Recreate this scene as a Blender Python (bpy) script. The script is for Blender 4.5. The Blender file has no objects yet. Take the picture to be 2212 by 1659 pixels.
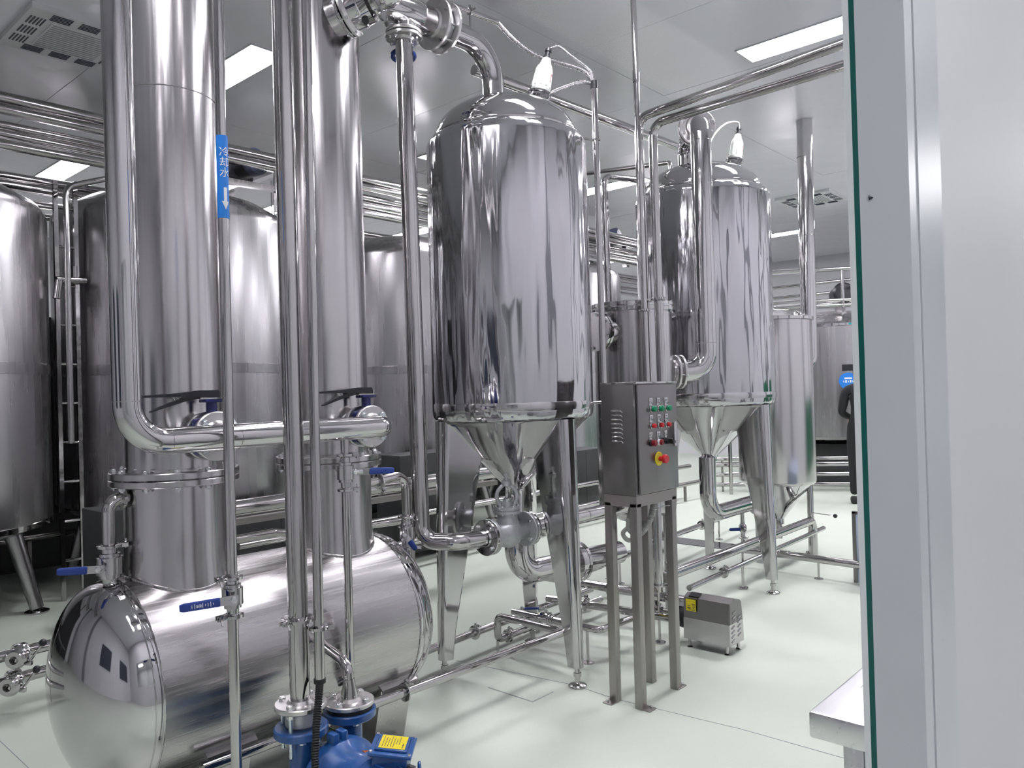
import bpy, bmesh, math, random
from mathutils import Vector, Matrix
random.seed(7)
R_ = math.radians
V = Vector
scene = bpy.context.scene
COL = scene.collection

# ------------------------------------------------------------------ camera
CAM_YAW, CAM_PITCH, CAM_ROLL, FOCAL_PX = R_(42), R_(.525), .027, 1690.0
cam = bpy.data.cameras.new('camera'); cam_o = bpy.data.objects.new('camera', cam); COL.objects.link(cam_o)
cam.sensor_fit = 'HORIZONTAL'; cam.sensor_width = 36.0; cam.lens = 36.0 * FOCAL_PX / 2212.0
cam.clip_start = .02; cam.clip_end = 100
_d = V((math.cos(CAM_YAW), math.sin(CAM_YAW), 0)); _r = V((math.sin(CAM_YAW), -math.cos(CAM_YAW), 0)); _u = V((0, 0, 1))
fw = _d * math.cos(CAM_PITCH) + _u * math.sin(CAM_PITCH); up = -_d * math.sin(CAM_PITCH) + _u * math.cos(CAM_PITCH)
_c, _s = math.cos(CAM_ROLL), math.sin(CAM_ROLL)
cx = _r * _c - up * _s
# image right axis and image up axis of the slightly rolled phone
cy = (_r * _s + up * _c)
m = Matrix((cx, cy, -fw)).transposed().to_4x4(); m.translation = V((0, 0, 1.5))
cam_o.matrix_world = m
scene.camera = cam_o

# ------------------------------------------------------------------ world, exposure
w = bpy.data.worlds.new('world'); scene.world = w; w.use_nodes = True
w.node_tree.nodes['Background'].inputs[0].default_value = (.75, .78, .85, 1)
w.node_tree.nodes['Background'].inputs[1].default_value = .15
scene.view_settings.view_transform = 'Standard'; scene.view_settings.look = 'None'
scene.view_settings.gamma = 1.0; scene.view_settings.use_curve_mapping = False
scene.view_settings.exposure = 1.55
scene.cycles.max_bounces = 6; scene.cycles.diffuse_bounces = 3; scene.cycles.glossy_bounces = 5
scene.cycles.caustics_reflective = False; scene.cycles.caustics_refractive = False; scene.cycles.sample_clamp_indirect = 8.0
scene.cycles.adaptive_threshold = .05
PANEL_POWER = 20.0          # emission of the recessed LED ceiling panels
CORRIDOR_POWER = 6.3

# ------------------------------------------------------------------ materials
def newmat(name):
    mt = bpy.data.materials.new(name); mt.use_nodes = True
    return mt, mt.node_tree.nodes, mt.node_tree.links, mt.node_tree.nodes['Principled BSDF']

def plain(name, col, rough=.5, metal=0.0, bump=0.0, scale=40.0, coat=0.0, var=.06):
    mt, n, l, p = newmat(name)
    p.inputs['Roughness'].default_value = rough; p.inputs['Metallic'].default_value = metal
    if coat: p.inputs['Coat Weight'].default_value = coat; p.inputs['Coat Roughness'].default_value = .1
    tc = n.new('ShaderNodeTexCoord'); nz = n.new('ShaderNodeTexNoise'); nz.inputs['Scale'].default_value = scale
    nz.inputs['Detail'].default_value = 1
    l.new(tc.outputs['Object'], nz.inputs['Vector'])
    rp = n.new('ShaderNodeValToRGB'); rp.color_ramp.elements[0].position = .3; rp.color_ramp.elements[1].position = .7
    a = [max(0, c * (1 - var)) for c in col]; b = [min(1, c * (1 + var)) for c in col]
    rp.color_ramp.elements[0].color = (*a, 1); rp.color_ramp.elements[1].color = (*b, 1)
    l.new(nz.outputs['Fac'], rp.inputs['Fac']); l.new(rp.outputs['Color'], p.inputs['Base Color'])
    if bump:
        bp = n.new('ShaderNodeBump'); bp.inputs['Strength'].default_value = bump; bp.inputs['Distance'].default_value = .002
        l.new(nz.outputs['Fac'], bp.inputs['Height']); l.new(bp.outputs['Normal'], p.inputs['Normal'])
    return mt

def steel(name, col=(.66, .655, .66), rough=.18, dent=0.0, dent_scale=(3, 3, 1), brush=0.0, brush_scale=(60, 60, 2), rvar=.06, aniso=0.0):
    """stainless steel: metallic, roughness varied by brushing lines, optional shallow dents in the sheet"""
    mt, n, l, p = newmat(name)
    p.inputs['Metallic'].default_value = 1.0
    tc = n.new('ShaderNodeTexCoord')
    mp = n.new('ShaderNodeMapping'); mp.inputs['Scale'].default_value = brush_scale
    nz = n.new('ShaderNodeTexNoise'); nz.inputs['Scale'].default_value = 1.0; nz.inputs['Detail'].default_value = 2
    l.new(tc.outputs['Object'], mp.inputs['Vector']); l.new(mp.outputs['Vector'], nz.inputs['Vector'])
    mr = n.new('ShaderNodeMapRange'); mr.inputs['From Min'].default_value = .3; mr.inputs['From Max'].default_value = .7
    mr.inputs['To Min'].default_value = max(.02, rough - rvar); mr.inputs['To Max'].default_value = rough + rvar
    l.new(nz.outputs['Fac'], mr.inputs['Value']); l.new(mr.outputs['Result'], p.inputs['Roughness'])
    rp = n.new('ShaderNodeValToRGB'); rp.color_ramp.elements[0].position = .3; rp.color_ramp.elements[1].position = .7
    rp.color_ramp.elements[0].color = (*[c * .98 for c in col], 1); rp.color_ramp.elements[1].color = (*[min(1, c * 1.02) for c in col], 1)
    l.new(nz.outputs['Fac'], rp.inputs['Fac']); l.new(rp.outputs['Color'], p.inputs['Base Color'])
    last = None
    if brush:
        b1 = n.new('ShaderNodeBump'); b1.inputs['Strength'].default_value = brush; b1.inputs['Distance'].default_value = .001
        l.new(nz.outputs['Fac'], b1.inputs['Height']); last = b1
    if dent:
        m2 = n.new('ShaderNodeMapping'); m2.inputs['Scale'].default_value = dent_scale
        n2 = n.new('ShaderNodeTexNoise'); n2.inputs['Scale'].default_value = 1.0; n2.inputs['Detail'].default_value = 1.5
        l.new(tc.outputs['Object'], m2.inputs['Vector']); l.new(m2.outputs['Vector'], n2.inputs['Vector'])
        b2 = n.new('ShaderNodeBump'); b2.inputs['Strength'].default_value = 1.0; b2.inputs['Distance'].default_value = dent
        l.new(n2.outputs['Fac'], b2.inputs['Height'])
        if last: l.new(last.outputs['Normal'], b2.inputs['Normal'])
        last = b2
    if last: l.new(last.outputs['Normal'], p.inputs['Normal'])
    return mt

def emit(name, col, power):
    mt = bpy.data.materials.new(name); mt.use_nodes = True; n = mt.node_tree.nodes; l = mt.node_tree.links
    n.clear(); o = n.new('ShaderNodeOutputMaterial'); e = n.new('ShaderNodeEmission')
    e.inputs[0].default_value = (*col, 1); e.inputs[1].default_value = power; l.new(e.outputs[0], o.inputs[0])
    return mt

M = {}
M['shell'] = steel('polished_shell', (.55, .545, .565), .08, dent=.020, dent_scale=(9.5, 9.5, 1.1), rvar=.03, brush_scale=(9, 9, 2))
M['head'] = steel('mirror_head', (.58, .57, .585), .05, dent=.002, dent_scale=(5, 5, 5), rvar=.02, brush_scale=(6, 6, 6))
M['mirror'] = steel('mirror_steel', (.54, .53, .535), .08, rvar=.03, brush_scale=(12, 12, 12))
M['brushed'] = steel('brushed_column', (.53, .515, .52), .2, brush=.02, brush_scale=(90, 90, 1.2), rvar=.05, dent=.0010, dent_scale=(6, 6, .5))
M['brushed_x'] = steel('brushed_vessel', (.50, .485, .485), .26, brush=.02, brush_scale=(1.5, 90, 90), rvar=.05, dent=.0010, dent_scale=(.5, 6, 6))
M['pipe'] = steel('pipe_steel', (.50, .485, .485), .09, rvar=.04, brush_scale=(30, 30, 30))
M['plate'] = steel('matte_plate_steel', (.60, .585, .58), .32, rvar=.06, brush_scale=(25, 25, 25))
M['tabletop'] = steel('table_sheet', (.74, .74, .75), .30, rvar=.04, brush_scale=(3, 60, 60))
M['satin'] = steel('satin_sheet', (.24, .23, .23), .32, brush_scale=(5, 5, 12), rvar=.04)
M['tube_dark'] = steel('square_tube_steel', (.34, .32, .305), .36, brush=.05, brush_scale=(80, 80, 1.5), rvar=.08)
M['tank_far'] = steel('brewing_tank_steel', (.44, .43, .44), .27, rvar=.03, brush_scale=(14, 14, .5), dent=.0016, dent_scale=(2.2, 2.2, .4))
M['bolt'] = steel('bolt_steel', (.70, .71, .72), .25, rvar=.08, brush_scale=(80, 80, 80))
M['zinc'] = steel('zinc_bolt', (.62, .68, .70), .30, rvar=.1, brush_scale=(90, 90, 90))
M['cast'] = plain('cast_grey_paint', (.50, .51, .53), .38, metal=.55, bump=.3, scale=60)
M['blue'] = plain('pump_blue_paint', (.017, .09, .30), .3, bump=.15, scale=35, coat=.4, var=.10)
M['navy'] = plain('valve_navy_paint', (.012, .022, .16), .3, bump=.1, scale=50, coat=.3)
M['grip'] = plain('blue_vinyl_grip', (.012, .045, .26), .45, scale=60)
M['signblue'] = plain('label_blue', (.02, .22, .72), .4, scale=20, var=.03)
M['white'] = plain('white_print', (.86, .88, .90), .45, scale=20, var=.02)
M['black'] = plain('black_plastic', (.012, .013, .017), .4, scale=60)
M['rubber'] = plain('black_rubber', (.009, .009, .010), .55, scale=60)
M['lampwhite'] = plain('lamp_white_paint', (.52, .56, .52), .35, scale=30, var=.03)
M['flex'] = steel('flexible_conduit', (.46, .45, .46), .3, rvar=.1, brush_scale=(90, 90, 90))
M['pvc'] = plain('grey_pvc_hose', (.42, .42, .40), .45, scale=60)
M['yellow'] = plain('yellow_label', (.80, .66, .03), .5, scale=30, var=.04)
M['red'] = plain('red_button', (.62, .025, .03), .35, scale=50)
M['darkred'] = plain('dark_red_button', (.22, .012, .02), .3, scale=50)
M['green'] = plain('green_button', (.01, .26, .12), .35, scale=50)
M['gasket'] = plain('teal_gasket', (.004, .115, .10), .25, scale=30)
M['teal'] = plain('teal_tape', (.02, .42, .46), .5, scale=30)
M['wall'] = plain('white_cleanroom_panel', (.72, .715, .75), .5, scale=1.5, var=.02)
M['frame'] = plain('aluminium_frame_paint', (.66, .68, .72), .3, scale=3, var=.02)
M['seam'] = plain('panel_joint', (.42, .43, .45), .6, scale=10)
M['dark_shade_box'] = plain('dark_shade_and_box', (.035, .038, .04), .5, scale=6, var=.2)  # near-black standing in for shade on added pieces; also the equipment boxes
M['cloth'] = plain('black_workwear', (.010, .011, .014), .8, scale=40, bump=.3)
M['skin'] = plain('skin', (.45, .26, .19), .5, scale=30)
M['hair'] = plain('black_hair', (.008, .008, .009), .5, scale=90, bump=.4)
M['grille'] = plain('grille_dark', (.03, .04, .07), .5, scale=30)
M['acwhite'] = plain('air_unit_white', (.82, .82, .84), .4, scale=8, var=.02)
M['bluesheet'] = plain('pale_blue_film', (.50, .58, .72), .35, scale=3, var=.05)
M['reflection_strip'] = plain('grey_reflection_strip', (.26, .265, .29), .5, scale=3)
M['greendado'] = plain('dark_green_dado', (.012, .13, .07), .4, scale=6)
M['ink'] = plain('pen_ink', (.03, .035, .06), .5, scale=30)
M['orange'] = plain('orange_plate', (.45, .12, .03), .4, scale=30)
M['panel_light'] = emit('led_panel', (1.0, .96, 1.03), PANEL_POWER)
M['corridor_light'] = emit('corridor_led', (.99, .985, 1.02), CORRIDOR_POWER)

def ceiling_mat():
    mt, n, l, p = newmat('glossy_ceiling_panel')
    p.inputs['Base Color'].default_value = (.90, .885, .96, 1); p.inputs['Roughness'].default_value = .2
    p.inputs['Specular IOR Level'].default_value = .75
    p.inputs['Metallic'].default_value = .05
    tc = n.new('ShaderNodeTexCoord'); nz = n.new('ShaderNodeTexNoise'); nz.inputs['Scale'].default_value = 2.2; nz.inputs['Detail'].default_value = 2
    l.new(tc.outputs['Object'], nz.inputs['Vector'])
    b = n.new('ShaderNodeBump'); b.inputs['Strength'].default_value = 1; b.inputs['Distance'].default_value = .007
    l.new(nz.outputs['Fac'], b.inputs['Height']); l.new(b.outputs['Normal'], p.inputs['Normal'])
    return mt
M['ceiling'] = ceiling_mat()

def floor_mat():
    mt, n, l, p = newmat('green_epoxy_floor')
    tc = n.new('ShaderNodeTexCoord')
    n1 = n.new('ShaderNodeTexNoise'); n1.inputs['Scale'].default_value = 1.3; n1.inputs['Detail'].default_value = 6
    n2 = n.new('ShaderNodeTexNoise'); n2.inputs['Scale'].default_value = 260; n2.inputs['Detail'].default_value = 2
    for q in (n1, n2): l.new(tc.outputs['Object'], q.inputs['Vector'])
    r1 = n.new('ShaderNodeValToRGB'); r1.color_ramp.elements[0].position = .3; r1.color_ramp.elements[1].position = .75
    r1.color_ramp.elements[0].color = (.625, .69, .59, 1); r1.color_ramp.elements[1].color = (.675, .735, .635, 1)
    l.new(n1.outputs['Fac'], r1.inputs['Fac'])
    r2 = n.new('ShaderNodeValToRGB'); r2.color_ramp.elements[0].position = .28; r2.color_ramp.elements[1].position = .42
    r2.color_ramp.elements[0].color = (.86, .88, .86, 1); r2.color_ramp.elements[1].color = (1, 1, 1, 1)
    l.new(n2.outputs['Fac'], r2.inputs['Fac'])
    mx = n.new('ShaderNodeMix'); mx.data_type = 'RGBA'; mx.blend_type = 'MULTIPLY'; mx.inputs[0].default_value = 1
    l.new(r1.outputs['Color'], mx.inputs[6]); l.new(r2.outputs['Color'], mx.inputs[7]); l.new(mx.outputs[2], p.inputs['Base Color'])
    p.inputs['Roughness'].default_value = .42
    b = n.new('ShaderNodeBump'); b.inputs['Strength'].default_value = .25; b.inputs['Distance'].default_value = .002
    l.new(n2.outputs['Fac'], b.inputs['Height']); l.new(b.outputs['Normal'], p.inputs['Normal'])
    return mt
M['floor'] = floor_mat()

def glass_mat():
    mt = bpy.data.materials.new('window_glass'); mt.use_nodes = True; n = mt.node_tree.nodes; l = mt.node_tree.links; n.clear()
    o = n.new('ShaderNodeOutputMaterial'); mx = n.new('ShaderNodeMixShader'); t = n.new('ShaderNodeBsdfTransparent'); g = n.new('ShaderNodeBsdfGlossy')
    g.inputs['Roughness'].default_value = .02; t.inputs[0].default_value = (.985, .995, .99, 1)
    mx.inputs[0].default_value = .004
    l.new(t.outputs[0], mx.inputs[1]); l.new(g.outputs[0], mx.inputs[2]); l.new(mx.outputs[0], o.inputs[0])
    return mt
M['glass'] = glass_mat()

# ------------------------------------------------------------------ geometry kit
def frame_m(p, axis, xhint=None):
    z = V(axis).normalized(); h = V(xhint) if xhint else (V((1, 0, 0)) if abs(z.x) < .9 else V((0, 1, 0)))
    x = (h - z * h.dot(z)).normalized(); y = z.cross(x)
    mm = Matrix((x, y, z)).transposed().to_4x4(); mm.translation = V(p)
    return mm

class G:
    def __init__(s): s.v = []; s.f = []
    def add(s, vs, fs, mm=None):
        o = len(s.v)
        s.v += [(mm @ V(q)) if mm is not None else V(q) for q in vs]
        s.f += [tuple(o + i for i in q) for q in fs]
        return s
    def lathe(s, prof, p=(0, 0, 0), axis=(0, 0, 1), seg=32, xhint=None):
        vs = []; fs = []; idx = []
        for (r, z) in prof:
            if r < 1e-6: idx.append([len(vs)] * seg); vs.append((0, 0, z))
            else:
                idx.append(list(range(len(vs), len(vs) + seg)))
                vs += [(r * math.cos(2 * math.pi * k / seg), r * math.sin(2 * math.pi * k / seg), z) for k in range(seg)]
        for a, b in zip(idx, idx[1:]):
            for k in range(seg):
                k2 = (k + 1) % seg; q = [a[k], a[k2], b[k2], b[k]]
                q2 = []
                for t in q:
                    if t not in q2: q2.append(t)
                if len(q2) > 2: fs.append(tuple(q2))
        return s.add(vs, fs, frame_m(p, axis, xhint))
    def cyl(s, p0, p1, r, seg=20, r2=None):
        p0 = V(p0); p1 = V(p1); h = (p1 - p0).length; r2 = r if r2 is None else r2
        return s.lathe([(0, 0), (r, 0), (r2, h), (0, h)], p0, p1 - p0, seg)
    def tube(s, path, r, seg=18, caps=True):
        pts = [V(q) for q in path]; n = len(pts); rs = r if isinstance(r, (list, tuple)) else [r] * n
        tg = []
        for i in range(n):
            a = pts[max(0, i - 1)]; b = pts[min(n - 1, i + 1)]; tg.append((b - a).normalized())
        h = V((0, 0, 1)) if abs(tg[0].z) < .9 else V((1, 0, 0))
        x = (h - tg[0] * h.dot(tg[0])).normalized()
        vs = []; fs = []
        for i in range(n):
            x = (x - tg[i] * x.dot(tg[i])).normalized(); y = tg[i].cross(x)
            vs += [pts[i] + (x * math.cos(2 * math.pi * k / seg) + y * math.sin(2 * math.pi * k / seg)) * rs[i] for k in range(seg)]
        for i in range(n - 1):
            for k in range(seg):
                k2 = (k + 1) % seg; fs.append((i * seg + k, i * seg + k2, (i + 1) * seg + k2, (i + 1) * seg + k))
        if caps: fs.append(tuple(reversed(range(seg)))); fs.append(tuple(range((n - 1) * seg, n * seg)))
        return s.add(vs, fs)
    def box(s, lo, hi, mm=None):
        x0, y0, z0 = lo; x1, y1, z1 = hi
        vs = [(x0, y0, z0), (x1, y0, z0), (x1, y1, z0), (x0, y1, z0), (x0, y0, z1), (x1, y0, z1), (x1, y1, z1), (x0, y1, z1)]
        return s.add(vs, [(0, 3, 2, 1), (4, 5, 6, 7), (0, 1, 5, 4), (1, 2, 6, 5), (2, 3, 7, 6), (3, 0, 4, 7)], mm)
    def rbox(s, lo, hi, b=.004, mm=None):
        """chamfered box"""
        bm = bmesh.new(); g = G().box(lo, hi); vs = [bm.verts.new(q) for q in g.v]
        for q in g.f: bm.faces.new([vs[i] for i in q])
        bmesh.ops.bevel(bm, geom=bm.edges[:], offset=b, segments=2, profile=.5, affect='EDGES')
        bm.verts.index_update(); out_v = [q.co.copy() for q in bm.verts]; out_f = [tuple(q.index for q in fc.verts) for fc in bm.faces]
        bm.free(); return s.add(out_v, out_f, mm)
    def bar(s, p0, p1, a, b=None, hint=(0, 0, 1)):
        """rectangular bar from p0 to p1, a wide, b high"""
        p0 = V(p0); p1 = V(p1); b = a if b is None else b; L = (p1 - p0).length
        d = (p1 - p0).normalized(); hint = V(hint)
        if abs(d.dot(hint)) > .95: hint = V((1, 0, 0))
        return s.box((-b / 2, -a / 2, 0), (b / 2, a / 2, L), frame_m(p0, d, hint))
    def prism(s, poly, h0, h1, mm=None):
        n = len(poly); vs = [(x, y, h0) for x, y in poly] + [(x, y, h1) for x, y in poly]
        fs = [tuple(reversed(range(n))), tuple(range(n, 2 * n))] + [(i, (i + 1) % n, n + (i + 1) % n, n + i) for i in range(n)]
        return s.add(vs, fs, mm)
    def torus(s, p, axis, R, r, seg=32, rs=10, a0=0, a1=2 * math.pi, xhint=None):
        mm = frame_m(p, axis, xhint); full = abs(a1 - a0 - 2 * math.pi) < 1e-6
        n = seg if full else seg + 1; vs = []; fs = []
        for i in range(n):
            a = a0 + (a1 - a0) * i / seg
            for k in range(rs):
                b = 2 * math.pi * k / rs; q = R + r * math.cos(b); vs.append((q * math.cos(a), q * math.sin(a), r * math.sin(b)))
        for i in range(seg):
            j = (i + 1) % n
            for k in range(rs):
                k2 = (k + 1) % rs; fs.append((i * rs + k, j * rs + k, j * rs + k2, i * rs + k2))
        if not full: fs.append(tuple(range(rs))); fs.append(tuple(reversed(range((n - 1) * rs, n * rs))))
        return s.add(vs, fs, mm)

def fillet(pts, rad, n=8):
    pts = [V(q) for q in pts]; out = [pts[0]]
    for i in range(1, len(pts) - 1):
        a, b, c = pts[i - 1], pts[i], pts[i + 1]
        u = (a - b); v = (c - b); lu, lv = u.length, v.length; u = u / lu; v = v / lv
        ang = u.angle(v); rr = rad[i - 1] if isinstance(rad, (list, tuple)) else rad
        t = min(rr / math.tan(ang / 2), lu * .49 if i > 1 else lu * .98, lv * .49 if i < len(pts) - 2 else lv * .98)
        rr = t * math.tan(ang / 2); bis = (u + v)
        if bis.length < 1e-4: out.append(b); continue
        cen = b + bis.normalized() * (rr / math.sin(ang / 2)); p0 = b + u * t; p1 = b + v * t
        e0 = p0 - cen; e1 = p1 - cen; tot = e0.angle(e1); ax = e0.cross(e1).normalized()
        for k in range(n + 1): out.append(cen + Matrix.Rotation(tot * k / n, 3, ax) @ e0)
    out.append(pts[-1]); return out

def smooth_path(pts, n=8):
    """Catmull-Rom through the points"""
    P = [V(q) for q in pts]; P = [P[0] * 2 - P[1]] + P + [P[-1] * 2 - P[-2]]; out = []
    for i in range(1, len(P) - 2):
        a, b, c, d = P[i - 1:i + 3]
        for k in range(n):
            t = k / n; out.append(.5 * ((2 * b) + (c - a) * t + (2 * a - 5 * b + 4 * c - d) * t * t + (3 * b - a - 3 * c + d) * t ** 3))
    out.append(P[-2]); return out

def mesh_of(name, g, off=V((0, 0, 0)), mat=None, sharp=32):
    me = bpy.data.meshes.new(name); me.from_pydata([tuple(q - off) for q in g.v], [], g.f)
    bm = bmesh.new(); bm.from_mesh(me); bmesh.ops.recalc_face_normals(bm, faces=bm.faces); bm.to_mesh(me); bm.free()
    me.polygons.foreach_set('use_smooth', [True] * len(me.polygons)); me.set_sharp_from_angle(angle=R_(sharp))
    if mat: me.materials.append(M[mat])
    return me

_cache = {}
class Thing:
    def __init__(s, name, label, cat, base, group=None, kind=None):
        s.base = V(base); s.root = bpy.data.objects.new(name, None); COL.objects.link(s.root)
        s.root.location = s.base; s.root.empty_display_size = .05
        if kind: s.root['kind'] = kind
        else: s.root['label'] = label; s.root['category'] = cat
        if group: s.root['group'] = group
    def part(s, name, g, mat, parent=None, label=None, sharp=32, kind=None):
        o = bpy.data.objects.new(name, mesh_of(name, g, s.base, mat, sharp)); COL.objects.link(o)
        o.parent = parent or s.root
        if label: o['label'] = label
        if kind: o['kind'] = kind
        return o
    def inst(s, name, key, make, mat, mm, parent=None):
        if (key, mat) not in _cache: _cache[(key, mat)] = mesh_of(name, make(), V((0, 0, 0)), mat)
        o = bpy.data.objects.new(name, _cache[(key, mat)]); COL.objects.link(o); o.parent = parent or s.root
        mm = mm.copy(); mm.translation = mm.translation - s.base; o.matrix_local = mm; return o

def single(name, label, cat, g, mat, base, group=None, kind=None, sharp=32):
    base = V(base); o = bpy.data.objects.new(name, mesh_of(name, g, base, mat, sharp)); COL.objects.link(o); o.location = base
    if kind: o['kind'] = kind
    else: o['label'] = label; o['category'] = cat
    if group: o['group'] = group
    return o

def hexbolt(r, L):
    """hex head above, shank, nut at the far end; runs along -z"""
    def mk():
        g = G(); hx = [(r * math.cos(math.pi / 3 * k), r * math.sin(math.pi / 3 * k)) for k in range(6)]
        g.prism(hx, 0, r * .8); g.lathe([(0, r * .8), (r * .75, r * .8), (r * .6, r * .95), (0, r * .95)], seg=10)
        g.cyl((0, 0, 0), (0, 0, -L - r * 1.4), r * .5, 8); g.prism(hx, -L - r * .9, -L)
        return g
    return mk

def bolts(t, parent, c, axis, Rb, n, r, L, mat='bolt', phase=0.0, xhint=None):
    fm = frame_m(c, axis, xhint)
    for k in range(n):
        a = phase + 2 * math.pi * k / n
        mm = fm @ Matrix.Translation((Rb * math.cos(a), Rb * math.sin(a), 0)) @ Matrix.Rotation(a, 4, 'Z')
        t.inst('bolt', ('bolt', r, L), hexbolt(r, L), mat, mm, parent)

def flange(t, c, axis, Rf, th, rpipe, n, br, L, mat='plate', bmat='bolt', phase=0.0, xhint=None, name='flange', b=True):
    """disc with its back at c, rising th along axis; bolt heads on the outer face"""
    e = min(.003, th * .2); g = G().lathe([(rpipe * .98, 0), (Rf - e, 0), (Rf, e), (Rf, th - e), (Rf - e, th), (rpipe + .012, th), (rpipe + .004, th + .01), (rpipe * .98, th + .01)], c, axis, 44)
    o = t.part(name, g, mat)
    if b: bolts(t, o, V(c) + V(axis).normalized() * th, axis, (Rf + rpipe) * .52 if Rf < rpipe * 2 else Rf * .78, n, br, L, bmat, phase, xhint)
    return o

def clamp(t, c, axis, rp, wing=(1, 0, 0), parent=None, w=.016):
    c = V(c); ax = V(axis).normalized(); Ro = rp * 1.5 + .0075; h = w / 2
    g = G().lathe([(rp, -h), (rp * 1.2 + .003, -h), (Ro, -h * .55), (Ro, h * .55), (rp * 1.2 + .003, h), (rp, h)], c, axis, 28)
    wd = V(wing); wd = (wd - ax * wd.dot(ax)).normalized(); sd = ax.cross(wd)
    g.bar(c + wd * Ro * .9 + sd * .007, c + wd * (Ro + .018) + sd * .007, .006, w * .9, ax)
    g.bar(c + wd * Ro * .9 - sd * .007, c + wd * (Ro + .018) - sd * .007, .006, w * .9, ax)
    o = t.part('clamp', g, 'mirror', parent)
    q = c + wd * (Ro + .012)
    n = G().cyl(q - sd * .014, q + sd * .024, .0035, 8).cyl(q + sd * .010, q + sd * .020, .007, 8)
    n.bar(q + sd * .018 - ax * .004, q + sd * .030 + ax * .016, .005, .004).bar(q + sd * .018 + ax * .004, q + sd * .030 - ax * .016, .005, .004)
    t.part('wing_nut', n, 'mirror', o if parent is None else parent)
    return o

def ball_valve(t, c, axis, rp, side, lever, blen=.075, hl=.10, text=False):
    """sanitary ball valve; stem leaves along side, lever points along lever"""
    c = V(c); ax = V(axis).normalized(); sd = V(side).normalized(); lv = V(lever).normalized()
    Rb = rp * 1.95; h = blen / 2
    g = G().lathe([(rp, -h * 1.5), (rp * 1.1, -h * 1.5), (rp * 1.15, -h * 1.05), (rp * 1.6, -h), (rp * 1.6, -h * .75), (Rb, -h * .7), (Rb, h * .7), (rp * 1.6, h * .75), (rp * 1.6, h), (rp * 1.15, h * 1.05), (rp * 1.1, h * 1.5), (rp, h * 1.5)], c, axis, 28)
    b = t.part('ball_valve', g, 'mirror')
    s0 = c + sd * Rb * .8; s1 = c + sd * (Rb + .022)
    st = G().cyl(s0, s1, .008, 12).cyl(c + sd * (Rb + .004), c + sd * (Rb + .010), .012, 8).cyl(s1 - sd * .004, s1 + sd * .012, .009, 6)
    t.part('stem', st, 'bolt', b)
    h0 = s1 - lv * .012; hd = G().bar(h0, s1 + lv * .05, .026, .004, sd); t.part('handle', hd, 'mirror', b)
    gg = G(); fm = frame_m(s1 + lv * .038, lv, sd); pr = []
    for (z, a, bb) in ((0, .011, .005), (.004, .0135, .0065), (hl - .01, .0125, .0065), (hl, .009, .004)):
        pr.append([(bb * math.copysign(abs(math.cos(q)) ** .5, math.cos(q)), a * math.copysign(abs(math.sin(q)) ** .6, math.sin(q)), z) for q in [2 * math.pi * k / 16 for k in range(16)]])
    vs = [q for ring in pr for q in ring]; fs = []
    for i in range(3):
        for k in range(16): fs.append((i * 16 + k, i * 16 + (k + 1) % 16, (i + 1) * 16 + (k + 1) % 16, (i + 1) * 16 + k))
    fs += [tuple(range(16)), tuple(range(48, 64))]
    gg.add(vs, fs, fm); t.part('grip', gg, 'grip', b, 'blue vinyl grip')
    if text:
        tg = G()
        for k in range(9):
            z = .018 + k * .0072; hh = .003 + .002 * ((k * 5) % 3)
            tg.box((.0066, -hh, z), (.0072, hh, z + .0016), fm)
        for k in range(3): tg.box((.0066, -.001 + .003 * (k - 1), .05), (.0072, .0 + .003 * (k - 1), .066), fm)
        t.part('handle_print', tg, 'white', b)
    return b

def butterfly(t, c, rf):
    """wafer butterfly valve on a -Y facing nozzle, lever to -X; c is centre of the wafer"""
    c = V(c); g = G().lathe([(rf * .5, -.022), (rf * .86, -.022), (rf * .90, -.016), (rf * .90, .016), (rf * .86, .022), (rf * .5, .022)], c, (0, 1, 0), 40)
    for a in (45, 135, 225, 315):
        q = c + V((math.cos(R_(a)), 0, math.sin(R_(a)))) * rf * .80; g.cyl(q - V((0, .018, 0)), q + V((0, .018, 0)), .016, 14)
    g.cyl(c + V((0, 0, rf * .7)), c + V((0, 0, .128)), .019, 20); g.rbox(c + V((-.034, -.026, .118)), c + V((.034, .026, .13)), .003)
    b = t.part('butterfly_valve', g, 'navy', None, 'navy blue wafer body')
    z = .131
    p = G().prism([(-.05, -.02), (.02, -.032), (.045, -.02), (.045, .02), (.02, .032), (-.05, .03)], z, z + .004, Matrix.Translation(c))
    for k in range(8): p.cyl(c + V((-.045 + k * .006, .034 - k * .001, z)), c + V((-.045 + k * .006, .034 - k * .001, z + .008)), .0025, 6)
    p.cyl(c + V((.04, 0, z)), c + V((.04, 0, z + .02)), .006, 8)
    t.part('notch_plate', p, 'mirror', b)
    h = G(); zz = z + .010; top = c + V((0, 0, zz))
    prof = [(.025, .014), (.02, .02), (-.05, .020), (-.12, .012), (-.228, .006), (-.23, -.001), (-.12, -.002), (-.06, -.001), (0, -.006), (.025, -.006)]
    fm = Matrix(((1, 0, 0, top.x), (0, 0, -1, top.y), (0, 1, 0, top.z), (0, 0, 0, 1)))
    h.prism(prof, -.014, .014, fm); t.part('lever', h, 'black', b, 'black pistol-grip lever')
    q = G(); prof = [(-.05, .002), (-.075, .004), (-.11, -.006), (-.155, -.022), (-.212, -.046), (-.214, -.051), (-.16, -.035), (-.10, -.018), (-.06, -.010), (-.04, -.008)]
    q.prism(prof, -.009, .009, fm); t.part('trigger', q, 'black', b)
    sp = G()
    for k in range(3): sp.bar(top + V((-.125 - k * .007, 0, .002)), top + V((-.118 - k * .007, 0, -.014)), .012, .002)
    t.part('spring', sp, 'bolt', b)
    return b

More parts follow.
